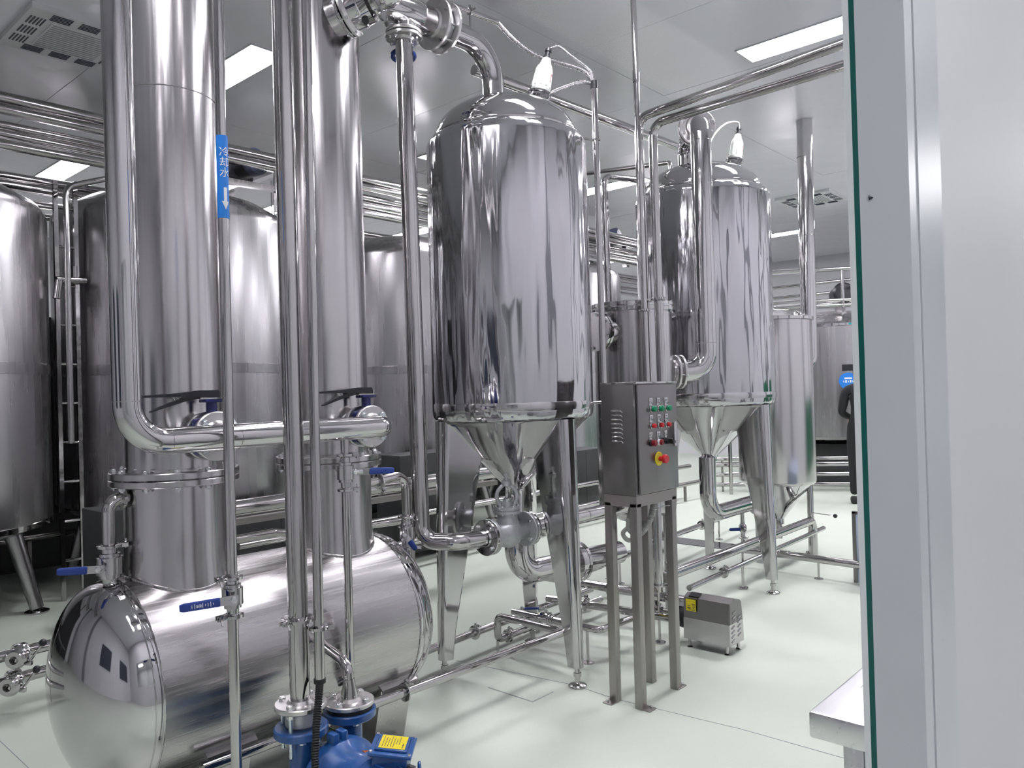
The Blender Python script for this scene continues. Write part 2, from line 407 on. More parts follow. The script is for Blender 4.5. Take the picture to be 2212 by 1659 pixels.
def pipe_line(name, label, base, path, r, mat='pipe', fr=.08, seg=24, group=None, cat='pipe'):
    t = Thing(name, label, cat, base, group)
    t.part('pipe', G().tube(fillet(path, fr), r, seg), mat)
    return t

def corrugated(path, r, pitch=.008, amp=.0016, n=10):
    pts = smooth_path(path, n); L = 0; acc = [0]
    for a, b in zip(pts, pts[1:]): L += (b - a).length; acc.append(L)
    N = max(8, int(L / (pitch / 2))); out = []; rs = []; j = 0
    for i in range(N + 1):
        s = L * i / N
        while j < len(acc) - 2 and acc[j + 1] < s: j += 1
        tt = (s - acc[j]) / max(1e-6, acc[j + 1] - acc[j]); out.append(pts[j].lerp(pts[j + 1], min(1, tt))); rs.append(r + (amp if i % 2 else -amp))
    return G().tube(out, rs, 12)

# ================================================================== setting
X0, X1, Y0, Y1, ZC = -2.6, 15.6, .28, 13.0, 4.0
WY = .2265                                   # corridor face of the window wall
def struct(name, g, mat, base=(0, 0, 0)): return single(name, None, None, g, mat, base, kind='structure')
struct('floor', G().box((X0 - .1, -2.2, -.1), (X1 + .1, Y1 + .1, 0)), 'floor')

# ceiling: backing slab and separate glossy panels with open joints
ct = Thing('ceiling', None, None, (6.5, 6.6, ZC), kind='structure')
ct.part('ceiling_slab', G().box((X0 - .1, Y0 - .06, ZC + .03), (X1 + .1, Y1 + .1, ZC + .1)), 'seam')
px, py = 1.213, 3.18; nx = int(round((X1 - X0) / px)); ny = int(round((Y1 - Y0) / py)); px = (X1 - X0) / nx; py = (Y1 - Y0) / ny
for i in range(nx):
    for j in range(ny):
        cxp, cyp = X0 + (i + .5) * px, Y0 + (j + .5) * py
        mm = Matrix.Translation((cxp, cyp, ZC + .015)) @ Matrix.Rotation(random.uniform(-.0012, .0012), 4, 'X') @ Matrix.Rotation(random.uniform(-.0012, .0012), 4, 'Y')
        ct.inst('panel', 'ceil_panel', lambda: G().box((-px / 2 + .0015, -py / 2 + .0015, -.015), (px / 2 - .0015, py / 2 - .0015, .015)), 'ceiling', mm)

def panel_wall(name, p0, p1, h, inward, pw=1.18, openings=()):
    """wall from p0 to p1: backing and separate tall panels on the room side"""
    p0 = V((*p0, 0)); p1 = V((*p1, 0)); L = (p1 - p0).length; d = (p1 - p0).normalized(); n = V((*inward, 0))
    t = Thing(name, None, None, (p0 + p1) / 2, kind='structure')
    fm = Matrix((d, n, V((0, 0, 1)))).transposed().to_4x4(); fm.translation = p0
    t.part('backing', G().box((0, -.05, 0), (L, -.012, h), fm), 'seam')
    k = int(round(L / pw)); q = L / k
    for i in range(k):
        mm = fm @ Matrix.Translation((q * (i + .5), 0, h / 2))
        t.inst('panel', ('wp', name), lambda: G().box((-q / 2 + .002, -.012, -h / 2), (q / 2 - .002, 0, h / 2)), 'wall', mm)
    return t
panel_wall('wall_left', (X0, Y0), (X0, Y1), ZC, (1, 0))
panel_wall('wall_back', (X0, Y1), (X1, Y1), ZC, (0, -1))
panel_wall('wall_right', (X1, Y0), (X1, Y1), ZC, (-1, 0))
# two viewing windows in the left wall (seen mirrored in the vessel head)
for k, yy in enumerate((1.3, 3.4)):
    t = Thing('window_%d' % (k + 2), None, None, (X0 + .01, yy, 1.6), kind='structure')
    g = G()
    for a in ((yy - .6, yy + .6, 1.0, 1.05), (yy - .6, yy + .6, 2.15, 2.2), (yy - .6, yy - .55, 1.0, 2.2), (yy + .55, yy + .6, 1.0, 2.2)): g.box((X0, a[0], a[2]), (X0 + .03, a[1], a[3]))
    t.part('window_frame', g, 'frame'); t.part('pane', G().box((X0 + .004, yy - .55, 1.05), (X0 + .012, yy + .55, 2.15)), 'grille')

# unseen grey strips added on window and left walls to stripe the metal reflections; green dado at the far end of the window wall
for k, xx in enumerate((3.3, 5.6, 7.9, 10.2, 12.5)): struct('trim_%d' % (k + 4), G().box((xx, Y0, 0), (xx + .22, Y0 + .10, ZC)), 'reflection_strip')
for k, yy in enumerate((5.4, 7.8, 10.2)): struct('trim_%d' % (k + 9), G().box((X0, yy, 0), (X0 + .10, yy + .22, ZC)), 'reflection_strip')
struct('trim_3', G().box((8.15, Y0, 0), (12.4, Y0 + .03, 1.36)), 'greendado')

# window wall between corridor and plant room; opening is the viewing window the photo is taken through
WX0, WX1, WZ0, WZ1 = -.75, .85, .86, 2.25
wf = Thing('wall_front', None, None, (6.5, .255, 0), kind='structure')
yo, yi = WY + .004, Y0
SKIN = .006
for nm, x0, x1, z0, z1 in (('wall_panel', X0, WX0 - .02, 0, ZC), ('wall_panel', WX0 - .02, WX1 + .02, 0, WZ0 - .02), ('wall_panel', WX0 - .02, WX1 + .02, WZ1 + .02, ZC), ('wall_panel', WX1 + .126, 2.1, 0, ZC), ('wall_panel', WX1 + .02, WX1 + .122, 0, ZC)):
    wf.part(nm, G().box((x0, yo, z0), (x1, yi, z1)), 'wall')
x = 2.1 + .002
while x < X1:
    wf.part('wall_panel', G().box((x, yo, 0), (min(X1, x + 1.16), yi, ZC)), 'wall'); x += 1.164
w1 = Thing('window_1', None, None, (.05, .25, WZ0), kind='structure')
fr = G()     # aluminium frame, corridor-side face 10 cm wide standing 4 mm proud, with a shallow groove
def fring(a, b, y0, y1):
    """frame ring between rectangles offset a (inner) and b (outer) from the opening"""
    q = G()
    q.box((WX0 - b, y0, WZ0 - b), (WX0 - a, y1, WZ1 + b)); q.box((WX1 + a, y0, WZ0 - b), (WX1 + b, y1, WZ1 + b))
    q.box((WX0 - a, y0, WZ0 - b), (WX1 + a, y1, WZ0 - a)); q.box((WX0 - a, y0, WZ1 + a), (WX1 + a, y1, WZ1 + b)); return q
w1.part('face_frame', fring(0, .028, WY - .003, WY + .01), 'frame')
w1.part('face_frame', fring(.029, .12, WY - .0045, WY + .01), 'frame')
w1.part('jamb_liner', fring(0, .02, WY + .01, .2712), 'frame')
w1.part('gasket', fring(0, .02, .2712, .2768), 'gasket')
w1.part('inner_liner', fring(0, .02, .2768, .2832), 'white')
w1.part('caulk_line', fring(.12, .1225, WY - .001, WY + .01), 'seam')
w1.part('pane', G().add([(WX0, .274, WZ0), (WX1, .274, WZ0), (WX1, .274, WZ1), (WX0, .274, WZ1)], [(0, 1, 2, 3)]), 'glass')
pm = G().tube([(.851 - .0025, .262 - .0004 * k, 1.689 + .0035 * math.sin(k * 1.9) * (1 - k / 14)) for k in range(12)], .0004, 5)
w1.part('pen_mark', pm, 'ink')

# corridor behind the camera
cw = struct('wall_corridor', G().box((X0, -2.05, 0), (X1, -1.95, 2.7)), 'wall')
struct('wall_corridor_end', G().box((X0 - .1, -2.0, 0), (X0, Y0, 2.7)), 'wall')
struct('ceiling_corridor', G().box((X0, -2.0, 2.7), (X1, WY, 2.76)), 'wall')
for k, xx in enumerate((-.9, 1.8, 4.5)):
    t = Thing('corridor_light', ('corridor ceiling panel light left of the viewing window', 'corridor ceiling panel light beside the viewing window', 'corridor ceiling panel light far along the passage')[k], 'ceiling light', (xx, -.9, 2.69), 'corridor ceiling lights')
    t.part('diffuser', G().box((xx, -1.05, 2.688), (xx + 1.2, -.75, 2.694)), 'corridor_light'); t.part('frame', G().box((xx - .012, -1.062, 2.69), (xx + 1.212, -.738, 2.7)), 'frame')

# recessed LED panels of the plant room
lab = {(2.9, 5.0): 'bright ceiling panel light beside the pipe with the blue sticker', (2.9, 8.6): 'bright ceiling panel light at the far left above a big tank',
       (5.5, 1.4): 'long bright ceiling panel light by the window frame at upper right', (7.9, 5.0): 'ceiling panel light between the two cone-bottom tanks',
       (7.9, 8.6): 'small distant ceiling panel light left of the near cone tank', (12.6, 5.0): 'farthest ceiling panel light right of the rear cone tank'}
for X in (.5, 2.9, 5.5, 7.9, 10.3, 12.6):
    for Y in (1.4, 5.0, 8.6):
        if X < 1 and Y > 2: continue
        t = Thing('ceiling_light', lab.get((X, Y), 'recessed ceiling panel light out of view behind equipment or frame'), 'ceiling light', (X + .135, Y + .6, ZC), 'recessed ceiling panel lights')
        t.part('diffuser', G().box((X, Y, ZC - .006), (X + .27, Y + 1.2, ZC - .002)), 'panel_light')
        fg = G(); a, b = X - .012, X + .282; c_, d_ = Y - .012, Y + 1.212
        fg.box((a, c_, ZC - .008), (X, d_, ZC + .002)).box((X + .27, c_, ZC - .008), (b, d_, ZC + .002)).box((X, c_, ZC - .008), (X + .27, Y, ZC + .002)).box((X, Y + 1.2, ZC - .008), (X + .27, d_, ZC + .002))
        t.part('frame', fg, 'frame')

# cassette air conditioner, upper left
def cassette(cxp, cyp, label):
    t = Thing('air_conditioner', label, 'air unit', (cxp, cyp, ZC), 'ceiling cassette units')
    hw = .36; t.part('panel', G().box((cxp - hw, cyp - hw, ZC - .035), (cxp + hw, cyp + hw, ZC)), 'acwhite')
    t.part('return_grille', G().box((cxp - .2, cyp - .2, ZC - .042), (cxp + .2, cyp + .2, ZC - .035)), 'acwhite')
    for k in range(13):
        yy = cyp - .19 + k * .0317; t.inst('grille_slat', 'ac_slat', lambda: G().box((-.19, -.004, -.004), (.19, .004, 0)), 'seam', Matrix.Translation((cxp, yy, ZC - .042)))
    for side in range(4):
        rot = Matrix.Translation((cxp, cyp, ZC - .035)) @ Matrix.Rotation(side * math.pi / 2, 4, 'Z')
        for b in range(3):
            for k in range(5):
                mm = rot @ Matrix.Translation((-.17 + b * .17 + (k - 2) * .0, .245 + k * .02, 0))
                t.inst('slot', 'ac_slot', lambda: G().box((-.06, -.004, -.004), (.06, .004, .001)), 'grille', mm)
    return t
cassette(2.0, 5.75, 'white cassette air unit with dark slots in the ceiling at upper left')
cassette(10.6, 4.0, 'small white slotted air unit in the far ceiling at right')
cassette(7.2, 7.7, 'white slotted air unit in the far ceiling behind the columns')

# added dark panel imitating shade behind the brewing tanks, also blocks the rear lights
struct('trim_1', G().box((-2.0, 8.0, 0), (11.5, 8.06, 2.3)), 'dark_shade_box')
struct('trim_2', G().lathe([(0, 0), (1.12, 0), (1.12, .6), (0, .6)], (12.7, 4.5, 0), (0, 0, 1), 48), 'dark_shade_box')  # added dark drum, stands in for the shade under the far tank

# ================================================================== horizontal vessel with two columns
VY, VZ, VR, VXA, VXB = 2.9, .51, .36, 1.11, 2.20
CXL, CXR, CR = 1.327, 2.01, .178
def vprof(depth, n=10): return [(VR * math.cos(R_(90 * k / n)), depth * math.sin(R_(90 * k / n))) for k in range(n + 1)]
t = Thing('horizontal_vessel', 'large horizontal stainless steel vessel with polished dished ends lying on saddles', 'tank', (1.65, VY, 0))
t.part('shell', G().lathe([(VR, 0), (VR, VXB - VXA)], (VXA, VY, VZ), (1, 0, 0), 96), 'brushed_x')
for xx, ax in ((VXA, -1), (VXB, 1)):
    p = [(VR + .002, -.004), (VR + .002, .022)] + [(r, z + .026) for r, z in vprof(.175, 14)]
    o = t.part('dished_end', G().lathe(p, (xx, VY, VZ), (ax, 0, 0), 96), 'head', None, 'mirror polished dished end')
    t.part('weld_seam', G().torus((xx, VY, VZ), (1, 0, 0), VR + .001, .0035, 96, 6).torus((xx + ax * .026, VY, VZ), (1, 0, 0), VR + .001, .002, 96, 6), 'pipe', o)
for xc in (CXL, CXR):
    o = t.part('neck', G().lathe([(CR + .012, .84 - .06), (CR + .004, .885), (CR, .93), (CR, 1.196)], (xc, VY, 0), (0, 0, 1), 64), 'brushed')
    pts = [(xc + (CR + .004) * math.cos(a), VY + (CR + .004) * math.sin(a), VZ + math.sqrt(VR ** 2 - ((CR + .004) * math.sin(a)) ** 2) + .003) for a in [2 * math.pi * k / 64 for k in range(65)]]
    t.part('weld_bead', G().tube(pts, .006, 8, False), 'brushed_x', o)
    f = t.part('flange', G().lathe([(CR, 1.195), (.223, 1.195), (.226, 1.198), (.226, 1.216), (.223, 1.219), (CR, 1.219)], (xc, VY, 0), (0, 0, 1), 64), 'brushed')
for xc in (1.38, 2.14):
    fm = Matrix(((0, 0, 1, xc), (1, 0, 0, 0), (0, 1, 0, 0), (0, 0, 0, 1)))
    s = t.part('saddle', G().prism([(2.70, 0), (2.635, .255), (2.64, .262), (3.16, .262), (3.165, .255), (3.10, 0)], -.085, .085, fm), 'plate')
    t.part('saddle_ledge', G().prism([(2.615, .262), (2.612, .266), (2.645, .292), (2.66, .262)], -.095, .095, fm).prism([(2.612, .235), (2.612, .266), (2.616, .266), (2.616, .235)], -.095, .095, fm), 'plate', s)
    t.part('base_plate', G().rbox((xc - .09, 2.72, 0), (xc + .09, 3.08, .012), .003), 'pipe', s)

def column(xc, label):
    t = Thing('column', label, 'column', (xc, VY, 1.221), 'tall evaporator columns')
    t.part('shell', G().lathe([(CR - .004, 1.245), (CR - .004, 3.72), (CR - .03, 3.78), (0, 3.80)], (xc, VY, 0), (0, 0, 1), 80), 'brushed')
    f = t.part('flange', G().lathe([(CR - .004, 1.221), (.223, 1.221), (.226, 1.224), (.226, 1.243), (.223, 1.246), (CR, 1.246), (CR - .002, 1.256), (CR - .006, 1.256)], (xc, VY, 0), (0, 0, 1), 64), 'brushed')
    bolts(t, f, (xc, VY, 1.246), (0, 0, 1), .204, 12, .012, .051, 'bolt', .13)
    return t
cl = column(CXL, 'left tall brushed steel column rising from the horizontal vessel')
cr = column(CXR, 'right tall brushed steel column beside the vertical drain pipe')
cl.part('ring_weld', G().torus((CXL, VY, 2.62), (0, 0, 1), CR - .0035, .0015, 64, 6), 'pipe')

# ---- insulated-looking big pipe in front with the two butterfly valves
LY = 2.5
t = Thing('large_vapour_pipe', 'large polished pipe dropping at left and running across to two butterfly valves', 'pipe', (.99, LY, 1.3))
t.part('pipe', G().tube(fillet([(.985, LY, 3.9), (1.0, LY, 1.37), (2.008, LY, 1.372), (2.008, 2.585, 1.372)], [.12, .05], 12), .0437, 36), 'mirror')
t.part('weld_ring', G().torus((.9985, LY, 1.5), (0, 0, 1), .0435, .0012, 36, 6).torus((1.125, LY, 1.37), (1, 0, 0), .0435, .0012, 36, 6).torus((1.36, LY, 1.37), (1, 0, 0), .0435, .0012, 36, 6), 'pipe')
t.part('tee', G().cyl((1.336, LY + .02, 1.371), (1.336, 2.59, 1.371), .042, 32), 'mirror')
for xc in (1.336, 2.008):
    zc = 1.371
    flange(t, (xc, 2.602, zc), (0, -1, 0), .086, .017, .043, 4, .0125, .088, 'plate', 'zinc', math.pi / 4)
    butterfly(t, (xc, 2.626, zc), .086)
    flange(t, (xc, 2.650, zc), (0, 1, 0), .086, .017, .043, 4, .012, .01, 'plate', 'zinc', math.pi / 4, b=False)
    t.part('nozzle', G().cyl((xc, 2.66, zc), (xc, 2.735, zc), .042, 28), 'brushed')

# ---- drain valve line hanging under it (thin pipe P4)
t = pipe_line('drain_pipe', 'thin pipe with blue-handled ball valve hanging under the large horizontal pipe', (1.805, 2.5, .45), [(1.805, 2.5, 1.335), (1.805, 2.5, .42), (1.805, 2.62, .36)], .0162, fr=.06)
clamp(t, (1.805, 2.5, 1.272), (0, 0, 1), .0165, (.8, -.5, 0)); ball_valve(t, (1.805, 2.5, 1.205), (0, 0, 1), .0165, (.85, -.53, 0), (.9, -.35, -.03), .075, .1)
clamp(t, (1.805, 2.5, 1.138), (0, 0, 1), .0165, (.8, -.5, 0))

# ---- cooling water pipe with the blue sticker
PX, PY, PR = 1.171, 2.2, .0158
t = pipe_line('cooling_water_pipe', 'thin vertical pipe with the blue cooling water sticker and a blue ball valve handle', (PX, PY, 0), [(PX - .002, PY, 3.9), (PX, PY, .03)], PR)
t.part('floor_flange', G().lathe([(PR, 0), (.04, 0), (.04, .012), (PR, .016)], (PX, PY, .0), (0, 0, 1), 24), 'pipe')
clamp(t, (PX, PY, .966), (0, 0, 1), PR, (-.95, .1, 0)); ball_valve(t, (PX, PY, .912), (0, 0, 1), PR, (-.4, -.9, 0), (-.9, .4, -.04), .07, .11, True)
clamp(t, (PX, PY, .852), (0, 0, 1), PR, (-.95, .1, 0))
zt, zb = 2.288, 2.04
st = t.part('sticker', G().lathe([(PR + .0004, zb), (PR + .0012, zb), (PR + .0012, zt), (PR + .0004, zt)], (PX, PY, 0), (0, 0, 1), 40), 'signblue', None, 'blue pipe sticker with white characters and down arrow')
def text_geo(txt, size):
    cu = bpy.data.curves.new('tmp_text', 'FONT'); cu.body = txt; cu.size = size; cu.align_x = 'CENTER'; cu.align_y = 'CENTER'; cu.resolution_u = 3
    o = bpy.data.objects.new('tmp_text', cu); COL.objects.link(o); dg = bpy.context.evaluated_depsgraph_get(); dg.update()
    me = bpy.data.meshes.new_from_object(o.evaluated_get(dg)); bm = bmesh.new(); bm.from_mesh(me)
    bmesh.ops.remove_doubles(bm, verts=bm.verts, dist=size * .001)
    bmesh.ops.triangulate(bm, faces=bm.faces)
    for _ in range(3):
        es = [e for e in bm.edges if e.calc_length() > size * .08]
        if es: bmesh.ops.subdivide_edges(bm, edges=es, cuts=1); bmesh.ops.triangulate(bm, faces=bm.faces)
    bm.verts.index_update(); g = ([q.co.copy() for q in bm.verts], [tuple(v.index for v in fc.verts) for fc in bm.faces]); bm.free()
    COL.objects.unlink(o); bpy.data.objects.remove(o); bpy.data.curves.remove(cu); bpy.data.meshes.remove(me)
    return g
def wrap(vs, zc, phi):
    out = []
    for q in vs:
        a = phi + q[0] / PR; out.append((PX + (PR + .0018) * math.cos(a), PY + (PR + .0018) * math.sin(a), zc + q[1]))
    return out
phi = math.atan2(-PY, -PX) + .42
for ch, zc in (('冷', 2.236), ('却', 2.205), ('水', 2.174)):
    vs, fs = text_geo(ch, .031); t.part('character', G().add(wrap(vs, zc, phi), fs), 'white', st)
ar = []
af = []
def quad(x0, x1, y0, y1, y2=None, nn=8):
    """strip from x0..x1 between lower edge function and y1"""
    b = len(ar)
    for k in range(nn + 1):
        xx = x0 + (x1 - x0) * k / nn; lo = y0 if y2 is None else y1 - (y1 - y0) * (1 - abs(2 * k / nn - 1)); ar.append((xx, lo, 0)); ar.append((xx, y1, 0))
    for k in range(nn): af.append((b + 2 * k, b + 2 * k + 2, b + 2 * k + 3, b + 2 * k + 1))
quad(-.0045, .0045, -.008, .033); quad(-.010, .010, -.033, -.008, 1)
t.part('arrow', G().add(wrap([V(q) for q in ar], 2.098, phi), af), 'white', st)

# ---- pump riser with conduit beside it
RX, RY = 1.425, 2.25
t = Thing('pump_riser_pipe', 'vertical steel pipe rising from the left flange of the blue pump', 'pipe', (RX, RY, .5))
t.part('pipe', G().tube([(RX - .012, RY, 3.9), (RX, RY, .505)], .0325, 32), 'pipe')
o = flange(t, (RX, RY, .488), (0, 0, 1), .084, .018, .0325, 4, .0125, .02, 'plate', 'bolt', .5)
for k in range(4):
    a = .5 + math.pi / 2 * k; q = V((RX + .0655 * math.cos(a), RY + .0655 * math.sin(a), 0)); t.part('stud', G().cyl(q + V((0, 0, .35)), q + V((0, 0, .488)), .0065, 10), 'zinc', o)
t.part('check_valve', G().lathe([(.03, .43), (.046, .43), (.050, .436), (.050, .478), (.044, .486), (.03, .487)], (RX, RY, 0), (0, 0, 1), 36), 'cast', None, 'grey wafer check valve between the flanges')
clamp(t, (RX, RY, .775), (0, 0, 1), .0325, (-.9, -.2, 0))

BX, BY = 1.478, 2.2
t = Thing('conduit_pipe', 'thin vertical conduit beside the pump riser ending in a black corrugated hose', 'pipe', (BX, BY, .58))
t.part('pipe', G().tube([(BX + .006, BY, 3.9), (BX - .011, BY, .578)], .0165, 24), 'pipe')
clamp(t, (BX - .010, BY, .745), (0, 0, 1), .0165, (.8, -.6, 0))
t.part('end_collar', G().lathe([(.015, 0), (.0195, 0), (.0195, -.014), (.013, -.018)], (BX - .011, BY, .580), (0, 0, 1), 20), 'black')
t.part('corrugated_hose', corrugated([(BX - .011, BY, .57), (1.438, 2.165, .535), (1.395, 2.12, .45), (1.365, 2.08, .34), (1.37, 2.03, .22), (1.42, 1.90, .20), (1.50, 1.865, .27), (1.545, 1.885, .335)], .0115, .0075, .0016), 'rubber', None, 'black corrugated hose')

# ---- suction elbow from vessel to pump
t = Thing('pump_suction_pipe', 'short bent suction pipe from the vessel to the right flange of the blue pump', 'pipe', (1.62, 2.25, .45))
t.part('pipe', G().tube(fillet([(1.69, 2.60, .60), (1.655, 2.44, .585), (1.617, 2.255, .575), (1.618, 2.25, .50)], [.1, .05], 10), .0185, 28), 'pipe')
t.part('reducer', G().lathe([(.0185, .07), (.021, .055), (.029, .02), (.031, 0), (0, 0)], (1.618, 2.25, .455), (0, 0, 1), 32), 'pipe')
t.part('stub', G().lathe([(.0185, 0), (.03, 0), (.03, .02), (.0185, .024)], (1.69, 2.60, .60), (-.2, -1, -.1), 24), 'pipe')
flange(t, (1.618, 2.25, .437), (0, 0, 1), .084, .016, .031, 4, .0125, .045, 'plate', 'bolt', .35)
t.part('rubber_gasket', G().lathe([(.03, 0), (.078, 0), (.078, .013), (.03, .013)], (1.618, 2.25, .424), (0, 0, 1), 36), 'rubber')

# ---- blue pump
t = Thing('pump', 'blue inline pump with yellow label on its terminal box', 'pump', (1.52, 2.15, 0))
f1 = t.part('discharge_flange', G().lathe([(.03, .402), (.083, .402), (.087, .406), (.087, .426), (.083, .430), (.03, .430)], (RX, RY, 0), (0, 0, 1), 44), 'blue')
bolts(t, f1, (RX, RY, .402), (0, 0, -1), .0655, 4, .011, .004, 'zinc', .5)
f2 = t.part('suction_flange', G().lathe([(.03, .396), (.085, .396), (.089, .4), (.089, .420), (.085, .424), (.03, .424)], (1.618, 2.25, 0), (0, 0, 1), 44), 'blue')
bolts(t, f2, (1.618, 2.25, .396), (0, 0, -1), .0655, 4, .011, .004, 'zinc', .35)
t.part('discharge_neck', G().tube(smooth_path([(RX, RY, .41), (RX, RY, .30), (RX + .01, RY - .005, .2), (1.47, 2.235, .12)], 6), [.04] * 18 + [.055], 28), 'blue')
t.part('suction_neck', G().tube(smooth_path([(1.618, 2.25, .405), (1.618, 2.25, .30), (1.60, 2.245, .2), (1.56, 2.235, .12)], 6), [.04] * 18 + [.055], 28), 'blue')
vol = G().lathe([(0, -.05), (.10, -.05), (.125, -.035), (.135, 0), (.125, .035), (.10, .05), (.0, .05)], (1.515, 2.235, .21), (0, -1, 0), 44)
t.part('volute', vol, 'blue')
bell = G().lathe([(.10, 0), (.150, .006), (.152, .03), (.147, .05), (.125, .085), (.122, .15), (.135, .165), (.135, .19), (.118, .2), (.112, .33), (.09, .36), (0, .365)], (1.505, 2.175, .235), (0, -1, 0), 48)
t.part('motor', bell, 'blue')
for k in range(14):
    a = R_(-60 + 300 * k / 13 + 60); q = frame_m((1.505, 1.97, .235), (0, -1, 0)); t.part('cooling_fin', G().box((.106, -.003, 0), (.124, .003, .13), q @ Matrix.Rotation(a, 4, 'Z')), 'blue')
for xx in (1.478, 1.512): t.part('lifting_lug', G().rbox((xx - .012, 2.13, .365), (xx + .012, 2.17, .412), .004).cyl((xx - .013, 2.15, .395), (xx + .013, 2.15, .395), .007, 12), 'blue')
t.part('name_plate', G().rbox((-.03, -.007, 0), (.03, .007, .0015), .0006, frame_m((1.56, 2.07, .345), (.42, -.25, .9), (1, .1, 0))), 'orange')
bx = frame_m((1.578, 1.97, .385), (.10, -.08, 1), (.75, .66, 0)) @ Matrix.Scale(1.12, 4)
tb = t.part('terminal_box', G().rbox((-.055, -.05, -.075), (.055, .05, -.004), .006, bx), 'blue')
t.part('terminal_lid', G().rbox((-.066, -.061, -.006), (.066, .061, .004), .003, bx).rbox((-.050, -.046, .002), (.050, .046, .012), .006, bx), 'blue', tb)
t.part('warning_label', G().box((-.044, -.038, .0122), (.040, .036, .0128), bx), 'yellow', tb, 'yellow warning label')
pr_ = G()
for k in range(7): pr_.box((-.036 + (.02 if k > 4 else 0), .026 - k * .0075, .0129), (.032 - (k % 3) * .006, .0275 - k * .0075, .0132), bx)
for k in range(4): pr_.cyl(bx @ V((-.034 + k * .008, -.030, .0128)), bx @ V((-.034 + k * .008, -.030, .0132)), .0026, 8)
t.part('label_print', pr_, 'ink', tb)
for a, b in ((-.058, -.053), (.058, -.053), (.058, .053), (-.058, .053)):
    t.inst('screw', 'tb_screw', lambda: G().cyl((0, 0, 0), (0, 0, .004), .0045, 10), 'bolt', bx @ Matrix.Translation((a, b, .004)), tb)
t.part('cable_gland', G().cyl(bx @ V((-.03, -.05, -.045)), bx @ V((-.03, -.07, -.05)), .016, 12), 'black', tb)
t.part('eye_bolt', G().torus((1.672, 1.955, .285), (.75, -.66, 0), .016, .006, 24, 8).cyl((1.672, 1.955, .27), (1.668, 1.96, .225), .008, 10).cyl((1.668, 1.96, .23), (1.57, 1.99, .23), .012, 10), 'blue')
t.part('pump_foot', G().rbox((1.40, 2.15, 0), (1.63, 2.32, .03), .005).rbox((1.46, 2.2, .02), (1.57, 2.27, .10), .005), 'blue')
t.part('pump_foot', G().rbox((1.42, 1.86, 0), (1.61, 1.96, .03), .005).rbox((1.46, 1.88, .02), (1.57, 1.94, .12), .005), 'blue')

# ---- bypass nozzles with ball valves at each column foot
t = pipe_line('bypass_pipe', 'short elbow pipe with ball valve at the left end of the horizontal vessel', (1.09, VY, .87), [(1.175, VY, 1.158), (1.088, VY, 1.158), (1.088, VY, .86)], .0225, fr=.045)
t.part('clamp', G().lathe([(.022, -.008), (.036, -.005), (.036, .005), (.022, .008)], (1.135, VY, 1.158), (1, 0, 0), 24), 'mirror')
clamp(t, (1.088, VY, .995), (0, 0, 1), .0225, (.9, -.3, 0)); ball_valve(t, (1.088, VY, .928), (0, 0, 1), .0225, (-.75, -.66, 0), (-.9, .2, .08), .085, .09)
t = pipe_line('bypass_pipe', 'short elbow pipe with ball valve at the right end of the horizontal vessel', (2.44, VY, .77), [(2.18, VY, 1.09), (2.44, VY, 1.115), (2.44, VY, .72)], .0225, fr=.06)
clamp(t, (2.28, VY, 1.098), (1, .0, .09), .0225, (0, -.6, -.8)); clamp(t, (2.44, VY, .915), (0, 0, 1), .0225, (-.5, -.8, 0)); ball_valve(t, (2.44, VY, .84), (0, 0, 1), .0225, (-.74, -.66, 0), (.3, -.5, -.8), .075, .05)
clamp(t, (2.45, VY, .765), (0, 0, 1), .0225, (.6, -.8, 0))

# ================================================================== cone-bottom tanks
def leg_geo(cxy, az, R, zt, zb, depth_t, depth_b, w_t, w_b):
    """hollow-section leg: rounded outer edge, deep at the cone and tapering to the foot"""
    g = G(); d = V((math.cos(az), math.sin(az), 0)); s = V((-math.sin(az), math.cos(az), 0)); c = V((*cxy, 0))
    rings = []; N = 12
    for i in range(9):
        k = i / 8; z = zt + (zb - zt) * k; w = w_t + (w_b - w_t) * k; dp = depth_t + (depth_b - depth_t) * min(1, k * 1.05); ro = R + .02 * k
        ring = []
        for q in range(N + 1):
            a = -math.pi / 2 + math.pi * q / N; ring.append(c + d * (ro - w + w * math.cos(a)) + s * (w * math.sin(a)) + V((0, 0, z)))
        e = .006
        ring += [c + d * (ro - dp + e) + s * w + V((0, 0, z)), c + d * (ro - dp) + s * (w - e) + V((0, 0, z)), c + d * (ro - dp) - s * (w - e) + V((0, 0, z)), c + d * (ro - dp + e) - s * w + V((0, 0, z))]
        rings.append(ring)
    n = len(rings[0]); vs = [q for r in rings for q in r]; fs = []
    for i in range(8):
        for k in range(n): fs.append((i * n + k, i * n + (k + 1) % n, (i + 1) * n + (k + 1) % n, (i + 1) * n + k))
    fs += [tuple(range(n)), tuple(range(8 * n, 9 * n))]
    return g.add(vs, fs), c + d * (R + .02 - w_b)

